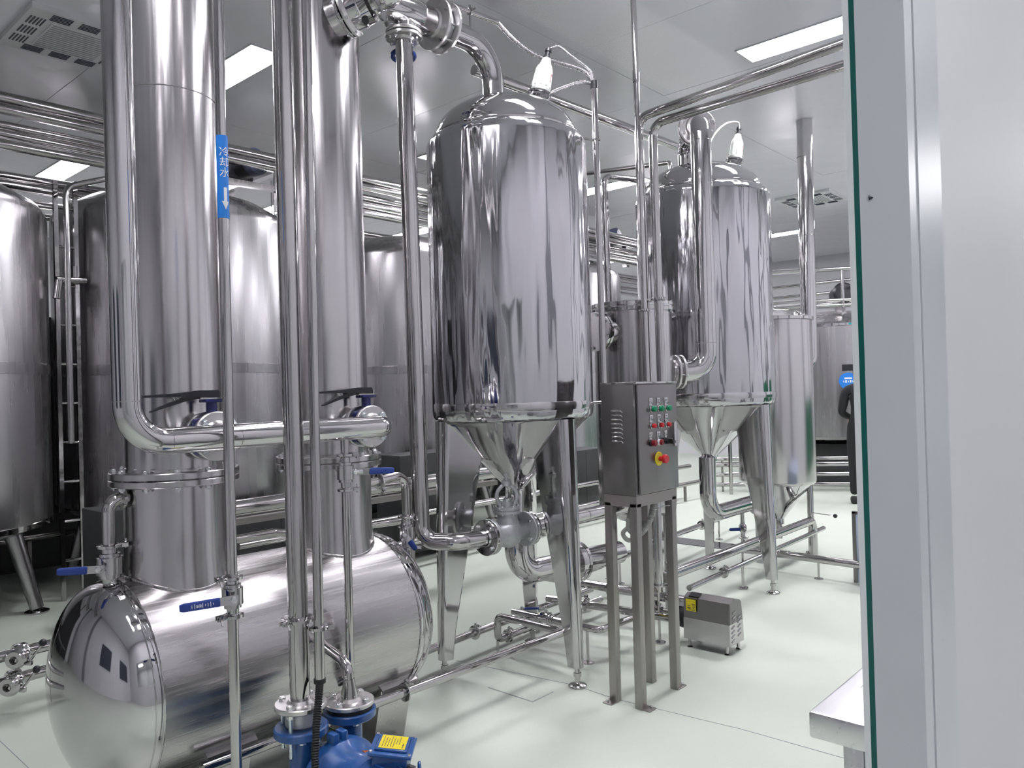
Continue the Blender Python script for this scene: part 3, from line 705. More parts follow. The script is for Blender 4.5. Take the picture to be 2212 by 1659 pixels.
def lamp(t, p, axis, s=1.0):
    """explosion-proof sight-glass lamp: base ring, ribbed white body, neck and black gland"""
    p = V(p); ax = V(axis).normalized(); fm = frame_m(p, ax)
    b = t.part('lamp_base', G().lathe([(0, -.03), (.05 * s, -.03), (.05 * s, .0), (.062 * s, .0), (.062 * s, .012), (.056 * s, .016), (.062 * s, .018), (.062 * s, .03), (.04 * s, .034), (0, .034)], p, ax, 36), 'mirror')
    bolts(t, b, p + ax * .03, ax, .054 * s, 6, .005, .028)
    body = G().lathe([(0, .034), (.050 * s, .034), (.052 * s, .05), (.047 * s, .06), (.045 * s, .14), (.036 * s, .185), (.030 * s, .2), (.024 * s, .225), (.018 * s, .235), (0, .236)], p, ax, 36)
    l = t.part('lamp_body', body, 'lampwhite', None, 'ribbed white lamp housing')
    for k in range(10):
        mm = fm @ Matrix.Rotation(2 * math.pi * k / 10, 4, 'Z')
        t.part('rib', G().add([(.043 * s, -.004, .06), (.053 * s, -.003, .062), (.053 * s, .003, .062), (.043 * s, .004, .06), (.036 * s, -.004, .19), (.046 * s, -.003, .165), (.046 * s, .003, .165), (.036 * s, .004, .19)], [(0, 1, 2, 3), (4, 7, 6, 5), (0, 4, 5, 1), (1, 5, 6, 2), (2, 6, 7, 3), (3, 7, 4, 0)], mm), 'lampwhite', l)
    t.part('rating_plate', G().box((-.006, .046 * s, .09), (.006, .0485 * s, .14), fm @ Matrix.Rotation(R_(180 + 20), 4, 'Z')), 'darkred', l)
    gl = t.part('cable_gland', G().lathe([(0, .225), (.021, .225), (.021, .243), (.015, .248), (.015, .268), (.02, .272), (.016, .29), (0, .292)], p, ax, 14), 'black', l)
    return p + ax * .288

def cone_tank(c, R, label, zs, legs, a_dome, b_dome, ztop, outlet_path, outlet_r, tip):
    cx_, cy_ = c; t = Thing('cone_bottom_tank', label, 'tank', (cx_, cy_, 0), 'cone-bottom tanks')
    zb = zs
    prof = [(R - .05, zb - .004), (R - .028, zb), (R - .012, zb + .008), (R - .003, zb + .024), (R, zb + .05), (R, ztop - .06)]
    for k in range(1, 7):
        a = R_(15 * k); prof.append((R - .05 * (1 - math.cos(a)), ztop - .06 + .06 * math.sin(a)))
    prof += [(a_dome + .006, ztop + .004)]
    t.part('shell', G().lathe(prof, (cx_, cy_, 0), (0, 0, 1), 128), 'shell', None, 'polished dented cylindrical shell')
    t.part('lower_band', G().lathe([(R + .0006, zb + .05), (R + .0014, zb + .052), (R + .0014, zb + .09), (R + .0006, zb + .092)], (cx_, cy_, 0), (0, 0, 1), 128), 'mirror')
    t.part('collar', G().lathe([(a_dome + .004, ztop - .01), (a_dome + .012, ztop), (a_dome + .014, ztop + .01), (a_dome + .010, ztop + .022), (a_dome - .004, ztop + .026)], (cx_, cy_, 0), (0, 0, 1), 96), 'mirror')
    zd = ztop + .02
    t.part('dome', G().lathe([(a_dome * math.cos(R_(90 * k / 20)), zd + b_dome * math.sin(R_(90 * k / 20))) for k in range(21)], (cx_, cy_, 0), (0, 0, 1), 96), 'head', None, 'mirror polished dome')
    t.part('cone', G().lathe([(R - .03, zb - .002), (R - .042, zb - .012), (tip + .008, .975), (tip, .955), (tip, .93)], (cx_, cy_, 0), (0, 0, 1), 96), 'head', None, 'mirror polished cone bottom')
    t.part('outlet_pipe', G().tube(outlet_path, outlet_r, 36), 'mirror')
    for az in legs:
        g, foot = leg_geo(c, az, R, zb + .0, .10, .27, .075, .062, .034)
        o = t.part('leg', g, 'mirror', sharp=40)
        t.part('foot', G().lathe([(.0, 0), (.046, 0), (.048, .006), (.040, .014), (.014, .022), (.014, .05), (.02, .052), (.02, .07), (.014, .072), (.014, .105), (0, .105)], foot, (0, 0, 1), 28), 'pipe', o)
    return t

T1 = (3.18, 2.86)
def T1o():
    pa = [(T1[0], T1[1], .95), (T1[0], T1[1], .80)]
    pb = fillet([(T1[0], T1[1], .74), (T1[0], T1[1], .50), (3.98, T1[1] - .12, .50)], .135, 12)
    return pa + pb, [.042, .042] + [.066] * len(pb)
pth, rad = T1o()
t1 = cone_tank(T1, .437, 'near cone-bottom tank with polished dented shell on three tapering legs', 1.35, (R_(-95), R_(152), R_(31)), .384, .205, 2.87, pth, rad, .043)
t1.part('outlet_flange', G().lathe([(.066, -.02), (.115, -.02), (.117, -.016), (.117, .02), (.066, .02)], (3.60, T1[1] - .06, .50), (1, -.15, 0), 40), 'mirror')
t1.part('outlet_flange', G().lathe([(.066, .024), (.117, .024), (.117, .044), (.066, .044)], (3.60, T1[1] - .06, .50), (1, -.15, 0), 40), 'mirror')
g1 = lamp(t1, (3.335, 2.745, 3.115), (.20, -.12, 1), 1.05)
t1.part('side_stub', G().cyl((3.50, 2.56, 1.425), (3.60, 2.46, 1.425), .009, 12).torus((3.585, 2.55, 1.33), (0, 0, 1), .012, .004, 16, 6), 'mirror')

T2 = (5.43, 2.89)
pb = fillet([(T2[0] - .03, T2[1], .96), (T2[0] - .03, T2[1], .52), (6.24, T2[1], .52)], .17, 12)
t2 = cone_tank(T2, .50, 'rear cone-bottom tank with white lamp, right of the control cabinet', 1.355, (R_(-92), R_(150), R_(30)), .435, .215, 2.955, pb, .062, .06)
g2 = lamp(t2, (5.70, 2.745, 3.225), (.16, -.10, 1), 1.05)
t2.part('lamp_cable', G().tube(smooth_path([g2, g2 + V((-.03, .0, .035)), g2 + V((-.13, .05, .01)), g2 + V((-.24, .10, -.10)), (5.40, 2.86, 3.20)], 8), .008, 10), 'pvc')

# vapour duct from the right column over to the near tank, with drain tee
D = Thing('vapour_duct', 'overhead polished duct with bolted flanges from column to near cone tank', 'pipe', (2.7, 2.88, 3.3))
D.part('pipe', G().tube(fillet([(3.11, 2.88, 3.06), (3.11, 2.88, 3.362), (2.74, 2.88, 3.357)], .20, 14), .060, 40), 'mirror')
D.part('tee', G().tube([(2.70, 2.88, 3.357), (2.66, 2.88, 3.357), (2.64, 2.88, 3.356), (2.33, 2.88, 3.352)], [.060, .062, .074, .074], 40), 'mirror')
fa = flange(D, (2.742, 2.88, 3.358), (1, 0, 0), .128, .018, .061, 8, .011, .062, 'plate', 'bolt', .2)
flange(D, (2.690, 2.88, 3.357), (-1, 0, 0), .128, .018, .061, 8, .011, .0, 'plate', 'bolt', .2, b=False)
D.part('wafer_valve', G().lathe([(.058, -.024), (.092, -.024), (.092, .024), (.058, .024)], (2.716, 2.88, 3.357), (1, 0, 0), 40), 'cast')
D.part('valve_tag', G().cyl((2.74, 2.80, 3.33), (2.70, 2.79, 3.36), .012, 10), 'white')
D.part('tee_branch', G().cyl((2.483, 2.88, 3.34), (2.483, 2.88, 3.255), .045, 32), 'mirror')
flange(D, (2.483, 2.88, 3.237), (0, 0, 1), .090, .016, .043, 4, .009, .04, 'plate', 'bolt', .3)
nz = Thing('column_nozzle', 'wide flanged steel nozzle at the top of the right column', 'pipe', (2.0, 2.7, 3.1))
na = V((.45, -.85, .28)).normalized(); n0 = V((2.0, 2.705, 3.115))
nz.part('stub', G().cyl(n0 - na * .05, n0 + na * .01, .08, 36), 'brushed')
nz.part('flange', G().lathe([(.07, -.004), (.102, -.004), (.104, 0), (.104, .012), (.07, .012)], n0, na, 44), 'mirror')
flange(nz, n0 + na * .016, na, .104, .014, .088, 8, .008, .028, 'plate', 'bolt', .1)
nz.part('drum', G().lathe([(.088, .03), (.089, .04), (.089, .085), (.085, .09), (.084, .125), (.06, .135), (.06, .15), (0, .15)], n0, na, 44), 'mirror')
nz.part('sight_plug', G().cyl(n0 + na * .06 + V((0, -.06, -.072)), n0 + na * .06 + V((0, -.067, -.079)), .014, 16), 'black')
clamp(nz, n0 + na * .155, na, .060, (.6, 0, -.8))
ne = n0 + na * .16
nz.part('elbow_pipe', G().tube(smooth_path([ne, ne + na * .06, (2.14, 2.57, 3.29), (2.24, 2.70, 3.36), (2.36, 2.85, 3.36)], 8), .058, 32), 'mirror')

# drain riser down to the globe valve
P = Thing('drain_riser_pipe', 'long vertical steel pipe from the overhead duct down to the grey globe valve', 'pipe', (2.49, 2.88, .8))
P.part('pipe', G().tube(fillet([(2.483, 2.88, 3.22), (2.515, 2.88, .785), (2.60, 2.72, .785), (2.775, 2.69, .783)], [.08, .10], 10), .0415, 32), 'pipe')
flange(P, (2.483, 2.88, 3.233), (0, 0, -1), .090, .016, .0415, 4, .009, .0, 'plate', 'bolt', .3)
hw = P.part('handwheel', G().torus((2.555, 2.97, 3.185), (.1, .1, 1), .054, .012, 32, 10).cyl((2.49, 2.89, 3.17), (2.56, 2.975, 3.185), .010, 10), 'grip', None, 'blue ring handwheel')

# globe valve
GV = Thing('globe_valve', 'grey cast globe valve with open yoke under the near cone tank', 'valve', (2.93, 2.69, .78))
gx, gy, gz = 2.925, 2.69, .783
body = G().lathe([(.03, -.14), (.043, -.14), (.045, -.11), (.052, -.06), (.070, -.03), (.076, 0), (.070, .03), (.052, .06), (.045, .11), (.043, .14), (.03, .14)], (gx, gy, gz), (1, 0, 0), 36)
body.lathe([(.06, 0), (.058, .06), (.052, .085), (.052, .1), (0, .1)], (gx, gy, gz), (0, 0, 1), 32); GV.part('body', body, 'cast')
for s_ in (-1, 1):
    o = flange(GV, (gx + s_ * .126, gy, gz), (s_, 0, 0), .089, .020, .042, 4, .0115, .0, 'cast', 'bolt', math.pi / 4, b=False)
    f = GV.part('pipe_flange', G().lathe([(.041, 0), (.086, 0), (.089, .003), (.089, .017), (.086, .02), (.046, .02), (.0415, .03)], (gx + s_ * .148, gy, gz), (s_, 0, 0), 44), 'mirror')
    bolts(GV, f, (gx + s_ * .168, gy, gz), (s_, 0, 0), .067, 4, .011, .044, 'bolt', math.pi / 4)
bn = GV.part('bonnet_flange', G().lathe([(0, .1), (.068, .1), (.068, .115), (.064, .116), (.064, .119), (.068, .12), (.068, .134), (.03, .136), (.028, .16), (0, .16)], (gx, gy, gz), (0, 0, 1), 36), 'cast')
bolts(GV, bn, (gx, gy, gz + .134), (0, 0, 1), .055, 6, .008, .03, 'bolt', .3)
yk = G()
for s_ in (-1, 1):
    yk.tube(smooth_path([(gx + s_ * .028, gy - s_ * .02, gz + .135), (gx + s_ * .04, gy - s_ * .03, gz + .17), (gx + s_ * .038, gy - s_ * .028, gz + .21), (gx + s_ * .014, gy - s_ * .01, gz + .245)], 6), [.011] * 10 + [.010] * 9, 12)
yk.lathe([(0, .238), (.024, .238), (.026, .245), (.026, .262), (.02, .266), (0, .266)], (gx, gy, gz), (0, 0, 1), 20); GV.part('yoke', yk, 'cast')
GV.part('stem', G().cyl((gx, gy, gz + .15), (gx, gy, gz + .30), .008, 12).lathe([(0, .16), (.018, .16), (.02, .175), (.012, .18), (0, .18)], (gx, gy, gz), (0, 0, 1), 16).lathe([(0, .283), (.014, .283), (.014, .296), (0, .296)], (gx, gy, gz), (0, 0, 1), 6).cyl((gx, gy, gz + .27), (gx, gy, gz + .275), .016, 12), 'bolt')
bp = pipe_line('valve_outlet_pipe', 'horizontal steel pipe running right from the grey globe valve behind the tank leg', (3.2, 2.69, .78), [(3.09, 2.69, .783), (4.14, 2.66, .79)], .0415)
bp.part('weld_ring', G().torus((3.30, 2.684, .785), (1, 0, 0), .0415, .0015, 30, 6).torus((3.56, 2.676, .787), (1, 0, 0), .0415, .0015, 30, 6), 'pipe')

# conduit beside the near tank with flexible metal hoses to its lamp
E_ = Thing('lamp_conduit', 'thin vertical conduit with flexible metal hoses right of the near cone tank', 'conduit', (3.60, 2.55, 1.5))
E_.part('pipe', G().tube([(3.588, 2.55, 3.20), (3.604, 2.55, .95)], .0175, 20), 'pipe')
E_.part('hose_collar', G().cyl((3.588, 2.55, 3.185), (3.588, 2.55, 3.225), .022, 14), 'black')
E_.part('bracket', G().bar((3.42, 2.63, 2.90), (3.60, 2.55, 2.895), .02, .008).torus((3.591, 2.55, 2.895), (0, 0, 1), .022, .005, 20, 6), 'pipe')
E_.part('flexible_hose', corrugated([g1, g1 + V((.05, -.03, .02)), (3.50, 2.64, 3.37), (3.57, 2.57, 3.29), (3.588, 2.55, 3.22)], .0085, .006, .0009), 'flex')
E_.part('flexible_hose', corrugated([(3.37, 2.73, 3.14), (3.46, 2.67, 3.19), (3.53, 2.61, 3.22), (3.575, 2.57, 3.215), (3.586, 2.552, 3.19)], .0115, .007, .0012), 'flex')
E_.part('flexible_hose', corrugated([(3.18, 2.90, 3.54), (3.30, 2.88, 3.47), (3.40, 2.82, 3.40), (3.47, 2.74, 3.36), (3.55, 2.60, 3.29), (3.588, 2.55, 3.21)], .0125, .007, .0012), 'flex')
tc_ = pipe_line('ceiling_conduit', 'thin overhead conduit with small hanger above the vapour duct', (2.9, 2.9, 3.5), [(2.1, 2.905, 3.46), (2.70, 2.90, 3.505), (3.18, 2.90, 3.54)], .0145)
tc_.part('hanger', G().cyl((2.966, 2.90, 3.43), (2.966, 2.90, 3.56), .006, 10).cyl((2.966, 2.86, 3.53), (2.966, 2.93, 3.53), .005, 8).lathe([(.014, -.006), (.022, -.006), (.022, .006), (.014, .006)], (2.966, 2.90, 3.525), (1, 0, 0), 16), 'pipe')

# heat exchanger between the two tanks
HX = Thing('heat_exchanger', 'upright steel heat exchanger with bolted lid behind the control cabinet', 'tank', (4.4, 2.87, 0))
hx = (4.4, 2.87)
HX.part('shell', G().lathe([(0, .62), (.12, .63), (.25, .70), (.255, .74), (.255, 2.01)], (*hx, 0), (0, 0, 1), 72), 'brushed')
lid = HX.part('lid', G().lathe([(.25, 1.995), (.277, 1.995), (.279, 2.0), (.279, 2.018), (.276, 2.022), (.276, 2.026), (.279, 2.03), (.279, 2.05), (.272, 2.055), (0, 2.06)], (*hx, 0), (0, 0, 1), 72), 'mirror')
bolts(HX, lid, (*hx, 2.05), (0, 0, 1), .262, 14, .009, .05)
for a in (40, 160, 280): HX.part('leg', G().cyl((hx[0] + .2 * math.cos(R_(a)), hx[1] + .2 * math.sin(R_(a)), .76), (hx[0] + .2 * math.cos(R_(a)), hx[1] + .2 * math.sin(R_(a)), 0), .025, 16), 'pipe')
nf = HX.part('left_nozzle', G().cyl((4.2, 2.87, 1.86), (4.02, 2.90, 1.86), .07, 28), 'mirror')
HX.part('nozzle_flange', G().lathe([(.07, 0), (.125, 0), (.125, .018), (.07, .018)], (4.06, 2.893, 1.86), (-1, .17, 0), 40).lathe([(0, 0), (.125, 0), (.125, .018), (0, .018)], (4.035, 2.897, 1.86), (-1, .17, 0), 40), 'mirror', nf)
bolts(HX, nf, (4.06, 2.893, 1.86), (1, -.17, 0), .105, 8, .011, .045, 'bolt', .2)

# pipe that climbs in front of the rear tank
RP = Thing('tank_riser_pipe', 'thick vertical pipe with flanged elbows in front of the rear cone tank', 'pipe', (4.85, 2.585, 1.6))
away = V((.76, .65, 0)); top = V((4.85, 2.575, 3.30))
e0 = V((4.85, 2.578, 1.60)); e1 = V((4.655, 2.735, 1.60))
RP.part('pipe', G().tube(fillet([top + away * .2, top, e0, e1], [.085, .13], 12), .070, 40), 'mirror')
RP.part('weld_ring', G().torus((4.85, 2.577, 1.79), (0, 0, 1), .070, .0018, 36, 6).torus((4.85, 2.576, 3.17), (0, 0, 1), .070, .0018, 36, 6), 'pipe')
flange(RP, top + away * .10, -away, .125, .018, .07, 8, .011, .02, 'plate', 'bolt', .4)
flange(RP, top + away * .125, away, .125, .018, .07, 8, .011, .0, 'plate', 'bolt', .4, b=False)
nd = (e1 - e0).normalized()
flange(RP, e1 - nd * .055, -nd, .115, .016, .07, 8, .010, .035, 'plate', 'bolt', .2)
flange(RP, e1 - nd * .035, nd, .115, .016, .07, 8, .010, .0, 'plate', 'bolt', .2, b=False)
RP.part('duct', G().tube(fillet([top + away * .2, top + away * .48, top + away * .48 - V((0, 0, .25))], .10, 10), .068, 32), 'mirror')

# pipes dropping from the overhead pair
def clampset(t, c, r):
    clamp(t, c, (0, 0, 1), r, (-.7, -.7, 0))
t = Thing('drop_pipe', 'overhead pipe turning down behind the control cabinet, left of the pair', 'pipe', (4.15, 2.61, 2.0), 'pair of overhead drop pipes')
t.part('pipe', G().tube(fillet([(3.97, 1.15, 3.175), (4.13, 2.61, 3.165), (4.15, 2.605, 1.2)], .08, 10), .027, 28), 'pipe'); clampset(t, (4.145, 2.605, 2.035), .0275)
t = Thing('drop_pipe', 'overhead pipe turning down behind the control cabinet, right of the pair', 'pipe', (4.16, 2.52, 2.0), 'pair of overhead drop pipes')
t.part('pipe', G().tube(fillet([(4.08, 1.15, 3.105), (4.16, 2.53, 3.115), (4.15, 2.51, 1.2)], .08, 10), .027, 28), 'pipe'); clampset(t, (4.15, 2.515, 2.035), .0275)
t = Thing('ceiling_drop_conduit', 'thin straight conduit from the ceiling down behind the control cabinet', 'conduit', (4.0, 2.53, .8))
t.part('pipe', G().tube([(4.0, 2.541, 3.995), (4.0, 2.51, .5)], .0175, 20), 'pipe'); clampset(t, (4.0, 2.523, 1.96), .018)
t.part('coupling', G().cyl((4.0, 2.536, 3.4), (4.0, 2.5355, 3.33), .0205, 18), 'pipe')
t = pipe_line('return_bend_pipe', 'thin pipe with a return bend between the two cone tanks', (4.9, 3.45, 2.2), [(4.95, 3.43, 1.0), (4.92, 3.43, 3.12), (5.25, 3.30, 3.12), (5.26, 3.29, 2.98)], .026, fr=.06)
clamp(t, (5.258, 3.292, 3.03), (0, 0, 1), .026, (-.7, -.7, 0))
t = pipe_line('cross_pipe', 'overhead steel pipe crossing behind the near tank lamp towards the rear tank', (4.9, 3.3, 3.45), [(3.5, 3.40, 3.515), (5.95, 3.25, 3.48)], .034)
t.part('hanger', G().cyl((5.2, 3.296, 3.49), (5.2, 3.296, 4.0), .008, 8), 'pipe')
t = pipe_line('manhole_feed_pipe', 'small clamped pipe meeting the dome of the rear cone tank', (5.45, 3.2, 3.2), [(5.54, 4.2, 3.40), (5.38, 3.12, 3.25), (5.38, 3.12, 3.1)], .018, fr=.03)
clamp(t, (5.38, 3.12, 3.17), (0, 0, 1), .02, (-.7, -.7, 0))

# ================================================================== control cabinet on its stand
C = Thing('control_cabinet', 'stainless control cabinet on four square legs with coloured push buttons', 'cabinet', (3.27, 2.11, 0))
x0, x1, y0, y1, z0, z1 = 3.085, 3.445, 2.018, 2.205, .995, 1.522
C.part('body', G().rbox((x0, y0, z0), (x1, y1, z1), .004), 'satin')
C.part('rain_lip', G().rbox((x0 - .006, y0 - .018, z1 - .004), (x1 + .006, y1, z1 + .006), .002), 'mirror')
door = C.part('door', G().rbox((x0 + .012, y0 - .016, z0 + .006), (x1, y0 - .002, z1 - .008), .003), 'satin')
C.part('corner_strip', G().box((x0 - .001, y0 - .004, z0), (x0 + .008, y0 + .001, z1 - .006)), 'mirror')
FY = y0 - .016
def lv_geo():
    g = G().tube(smooth_path([(.002, .029, .001), (-.006, .025, 0), (-.0075, 0, 0), (-.0075, -.022, 0), (-.006, -.028, -.002), (-.003, -.031, -.007), (.002, -.032, -.011)], 4), .0038, 8)
    return g
for k in range(8):
    C.inst('louvre', 'louvre', lv_geo, 'mirror', Matrix.Translation((x0, 2.115, 1.393 - k * .0203)))
def btn(x, z, head, hr=.0135, plate=True, proud=.024, name='push_button', bez='mirror'):
    b = C.part(name, G().lathe([(0, 0), (.0165, 0), (.0165, .006), (.0145, .008), (.0145, .013), (0, .013)], (x, FY, z), (0, -1, 0), 24), bez, door)
    C.part('button_cap', G().lathe([(hr, .010), (hr, proud - .003), (hr - .003, proud), (0, proud)], (x, FY, z), (0, -1, 0), 24), head, door)
    if plate:
        C.part('tag_plate', G().rbox((x - .0145, FY - .0025, z + .004), (x + .0145, FY + .0, z + .052), .001), 'mirror', door)
        pg = G()
        for q in range(3): pg.box((x - .008, FY - .0031, z + .027 + q * .007), (x + .008 - (q % 2) * .005, FY - .0026, z + .0295 + q * .007))
        C.part('tag_print', pg, 'ink', door)
for k, xx in enumerate((3.205, 3.274, 3.342)):
    btn(xx, 1.398, 'green', proud=.03); btn(xx, 1.318, 'red', .011, proud=.026)
btn(3.197, 1.236, 'darkred', .0145, proud=.032, bez='black'); btn(3.266, 1.236, 'darkred', .0135, proud=.026, bez='white'); btn(3.334, 1.238, 'black', .0145, proud=.02, bez='black')
C.part('selector_knob', G().rbox((-.005, -.014, .02), (.005, .014, .042), .002, frame_m((3.334, FY, 1.238), (0, -1, 0), (1, 0, .5))), 'black', door)
C.part('stop_collar', G().lathe([(.012, 0), (.034, 0), (.034, .003), (.030, .006), (.012, .006)], (3.262, FY, 1.157), (0, -1, 0), 32), 'yellow', door, 'yellow emergency stop collar')
C.part('stop_button', G().lathe([(.012, .004), (.012, .024), (.019, .027), (.0215, .031), (.0215, .042), (.018, .047), (0, .048)], (3.262, FY, 1.157), (0, -1, 0), 32), 'red', door, 'red mushroom emergency stop button')
hd = frame_m((3.40, FY, 1.268), (0, -1, 0), (0, 0, 1))
C.part('door_handle', G().prism([(.05 + .012 * math.cos(a), .012 * math.sin(a)) for a in [R_(-90 + 20 * k) for k in range(10)]] + [(-.05 + .010 * math.cos(a), .010 * math.sin(a)) for a in [R_(90 + 20 * k) for k in range(10)]], .004, .016, hd).cyl(hd @ V((-.038, 0, .012)), hd @ V((-.038, 0, .02)), .006, 12), 'mirror', door, 'chrome swing handle')
# stand
for (lx, ly, fx, fy) in ((x0 + .022, y1 - .022, -1, .4), (x0 + .022, y0 + .022, .5, -1), (x1 - .022, y1 - .022, .2, 1), (x1 - .022, y0 + .022, 1, -.2)):
    lg = C.part('leg', G().rbox((lx - .021, ly - .021, 0), (lx + .021, ly + .021, .96), .004), 'tube_dark')
    q = V((lx + fx * .042, ly + fy * .042, 0)); C.part('foot_plate', G().rbox((min(lx, q.x) - .018, min(ly, q.y) - .018, 0), (max(lx, q.x) + .018, max(ly, q.y) + .018, .006), .001), 'tube_dark', lg)
    C.inst('anchor_bolt', ('bolt', .008, .001), hexbolt(.008, .001), 'bolt', Matrix.Translation((q.x, q.y, .008)), lg)
ap = G().box((x0 + .001, y0 + .001, .942), (x1 - .001, y0 + .04, .994)).box((x0 + .001, y1 - .04, .942), (x1 - .001, y1 - .001, .994)).box((x0 + .001, y0 + .04, .942), (x0 + .04, y1 - .04, .994)).box((x1 - .04, y0 + .04, .942), (x1 - .001, y1 - .04, .994))
C.part('apron', ap, 'tube_dark')
C.part('floor_brace', G().box((3.28, 2.09, .93), (3.30, 2.11, .995)), 'tube_dark')
HB = Thing('cable_hoses', 'grey ribbed cable hoses looping under the control cabinet', 'hose', (3.26, 2.15, .8))
HB.part('hose', corrugated([(3.24, 2.12, .99), (3.15, 2.10, .90), (3.17, 2.12, .82), (3.27, 2.13, .78), (3.38, 2.17, .80), (3.42, 2.25, .84)], .0125, .008, .0013), 'pvc')
HB.part('hose', G().tube(smooth_path([(3.26, 2.16, .99), (3.20, 2.13, .85), (3.16, 2.15, .80), (3.24, 2.17, .75), (3.36, 2.2, .76), (3.5, 2.28, .78)], 8), .011, 12), 'pvc')
HB.part('hose', corrugated([(3.33, 2.09, .99), (3.33, 2.08, .93), (3.30, 2.08, .86), (3.26, 2.10, .80), (3.24, 2.14, .76)], .0155, .008, .0014), 'pvc')
HB.part('gland', G().cyl((3.33, 2.09, .995), (3.33, 2.088, .955), .02, 16), 'black')
for zz in (.93, .90): HB.part('cable_tie', G().torus((3.325, 2.08, zz), (0, 0, 1), .018, .002, 16, 6).tube([(3.345, 2.07, zz), (3.37, 2.05, zz + .012), (3.40, 2.03, zz + .012)], .0018, 6), 'white')

# ---- motor with stainless cover
MB = Thing('pump_motor_cover', 'stainless housed pump motor with yellow label standing on the floor', 'motor', (4.08, 2.16, 0))
prof = [(-.085, 0), (.085, 0), (.075, .16), (.062, .225), (.045, .238), (-.03, .255), (-.075, .235)]   # end outline in X-Z
fm = Matrix(((1, 0, 0, 4.085), (0, 0, 1, 0), (0, 1, 0, .052), (0, 0, 0, 1)))
cov = MB.part('cover', G().prism(prof, 2.035, 2.32, fm), 'satin')
MB.part('lower_shell', G().prism([(-.0862, .0), (.086, 0), (.080, .12), (-.0835, .12)], 2.0345, 2.3205, fm), 'brushed')
MB.part('yellow_label', G().box((3.998 - .0015, 2.238, .215), (4.0, 2.300, .280), ), 'yellow', cov, 'yellow printed label')
pg = G()
for k in range(5): pg.box((3.9955, 2.243, .222 + k * .008), (3.9963, 2.262 - (k % 2) * .004, .2245 + k * .008))
pg.box((3.9955, 2.27, .232), (3.9963, 2.293, .236)).box((3.9955, 2.272, .244), (3.9963, 2.290, .247)).box((3.9955, 2.266, .225), (3.9963, 2.285, .228))
MB.part('label_print', pg, 'ink', cov)
tp = frame_m((4.035, 2.26, .052 + .2475), (-.40, 0, 1), (1, 0, .4))
MB.part('control_display', G().box((-.02, -.032, -.001), (.02, .032, .004), tp), 'black', cov)
MB.part('top_sticker', G().box((-.012, -.04, .0), (.012, .04, .0022), frame_m((4.085, 2.15, .052 + .2455), (.22, 0, 1), (1, 0, -.2))), 'yellow', cov)
for k, (xx, zz) in enumerate([(-.035, .175), (-.035, .15), (-.035, .125), (-.045, .095), (-.045, .070), (-.045, .045), (-.045, .02), (.03, .14), (.03, .115), (.03, .09), (.03, .065), (.03, .04)]):
    MB.inst('louvre', 'mb_louvre', lambda: G().lathe([(.0, 0), (.004, .0), (.005, .02), (.004, .036), (0, .036)], (-.018, 0, 0), (1, 0, .28), 10), 'mirror', Matrix.Translation((4.085 + xx + .004, 2.034, .052 + zz)), cov)
for xx in (4.02, 4.15):
    for yy in (2.06, 2.295): MB.inst('foot', 'mb_foot', lambda: G().lathe([(0, 0), (.017, 0), (.018, .004), (.009, .01), (.009, .06), (0, .06)], seg=18), 'pipe', Matrix.Translation((xx, yy, 0)))
MB.part('pump_head', G().lathe([(0, 0), (.07, 0), (.075, .01), (.075, .05), (.05, .06), (.045, .10), (0, .10)], (4.085, 2.32, .16), (0, 1, 0), 32), 'black')
MB.part('junction_box', G().rbox((4.03, 2.33, .22), (4.12, 2.42, .262), .005), 'cast')
MB.part('inlet_pipe', G().tube(fillet([(4.085, 2.40, .15), (4.085, 2.56, .15), (4.085, 2.56, .42)], .05), .022, 20), 'pipe')

# ---- small rear tank, its chimney pipe
T3 = (6.80, 2.95)
S = Thing('small_tank', 'slim upright tank with small cone bottom right of the rear cone tank', 'tank', (*T3, 0))
S.part('shell', G().lathe([(.31, .615), (.325, .63), (.33, .65), (.33, 2.07), (.325, 2.085)], (*T3, 0), (0, 0, 1), 64), 'brushed')
S.part('lid', G().lathe([(.325, 2.06), (.345, 2.06), (.345, 2.085), (.32, 2.09), (.22, 2.14), (.10, 2.165), (0, 2.17)], (*T3, 0), (0, 0, 1), 64), 'mirror')
S.part('cone', G().lathe([(.30, .62), (.05, .30), (.05, .25)], (*T3, 0), (0, 0, 1), 48), 'head')
for a in (-70, 50, 170):
    q = (T3[0] + .27 * math.cos(R_(a)), T3[1] + .27 * math.sin(R_(a))); o = S.part('leg', G().cyl((*q, .66), (*q, .01), .028, 16), 'pipe'); S.part('foot', G().lathe([(0, 0), (.05, 0), (.05, .01), (0, .012)], (*q, 0), (0, 0, 1), 20), 'pipe', o)
S.part('outlet_valve', G().cyl((*T3, .30), (*T3, .12), .03, 16).cyl((T3[0], T3[1] - .12, .2), (T3[0], T3[1] + .12, .2), .025, 14), 'pipe')
t = Thing('exhaust_pipe', 'thick bright pipe from the ceiling down beside the slim rear tank', 'pipe', (7.42, 2.86, 1.7))
t.part('pipe', G().tube(fillet([(7.42, 2.85, 3.998), (7.42, 2.87, 1.72), (7.28, 2.9, 1.62), (7.1, 2.93, 1.60)], [.08, .05]), .072, 32), 'mirror')
t.part('joint_ring', G().torus((7.42, 2.855, 3.65), (0, 0, 1), .072, .003, 32, 6).torus((7.42, 2.86, 2.90), (0, 0, 1), .072, .003, 32, 6), 'pipe')
t.part('elbow_clamp', G().lathe([(.07, -.012), (.085, -.008), (.085, .008), (.07, .012)], (7.28, 2.9, 1.62), (-.9, .15, -.1), 28), 'mirror')

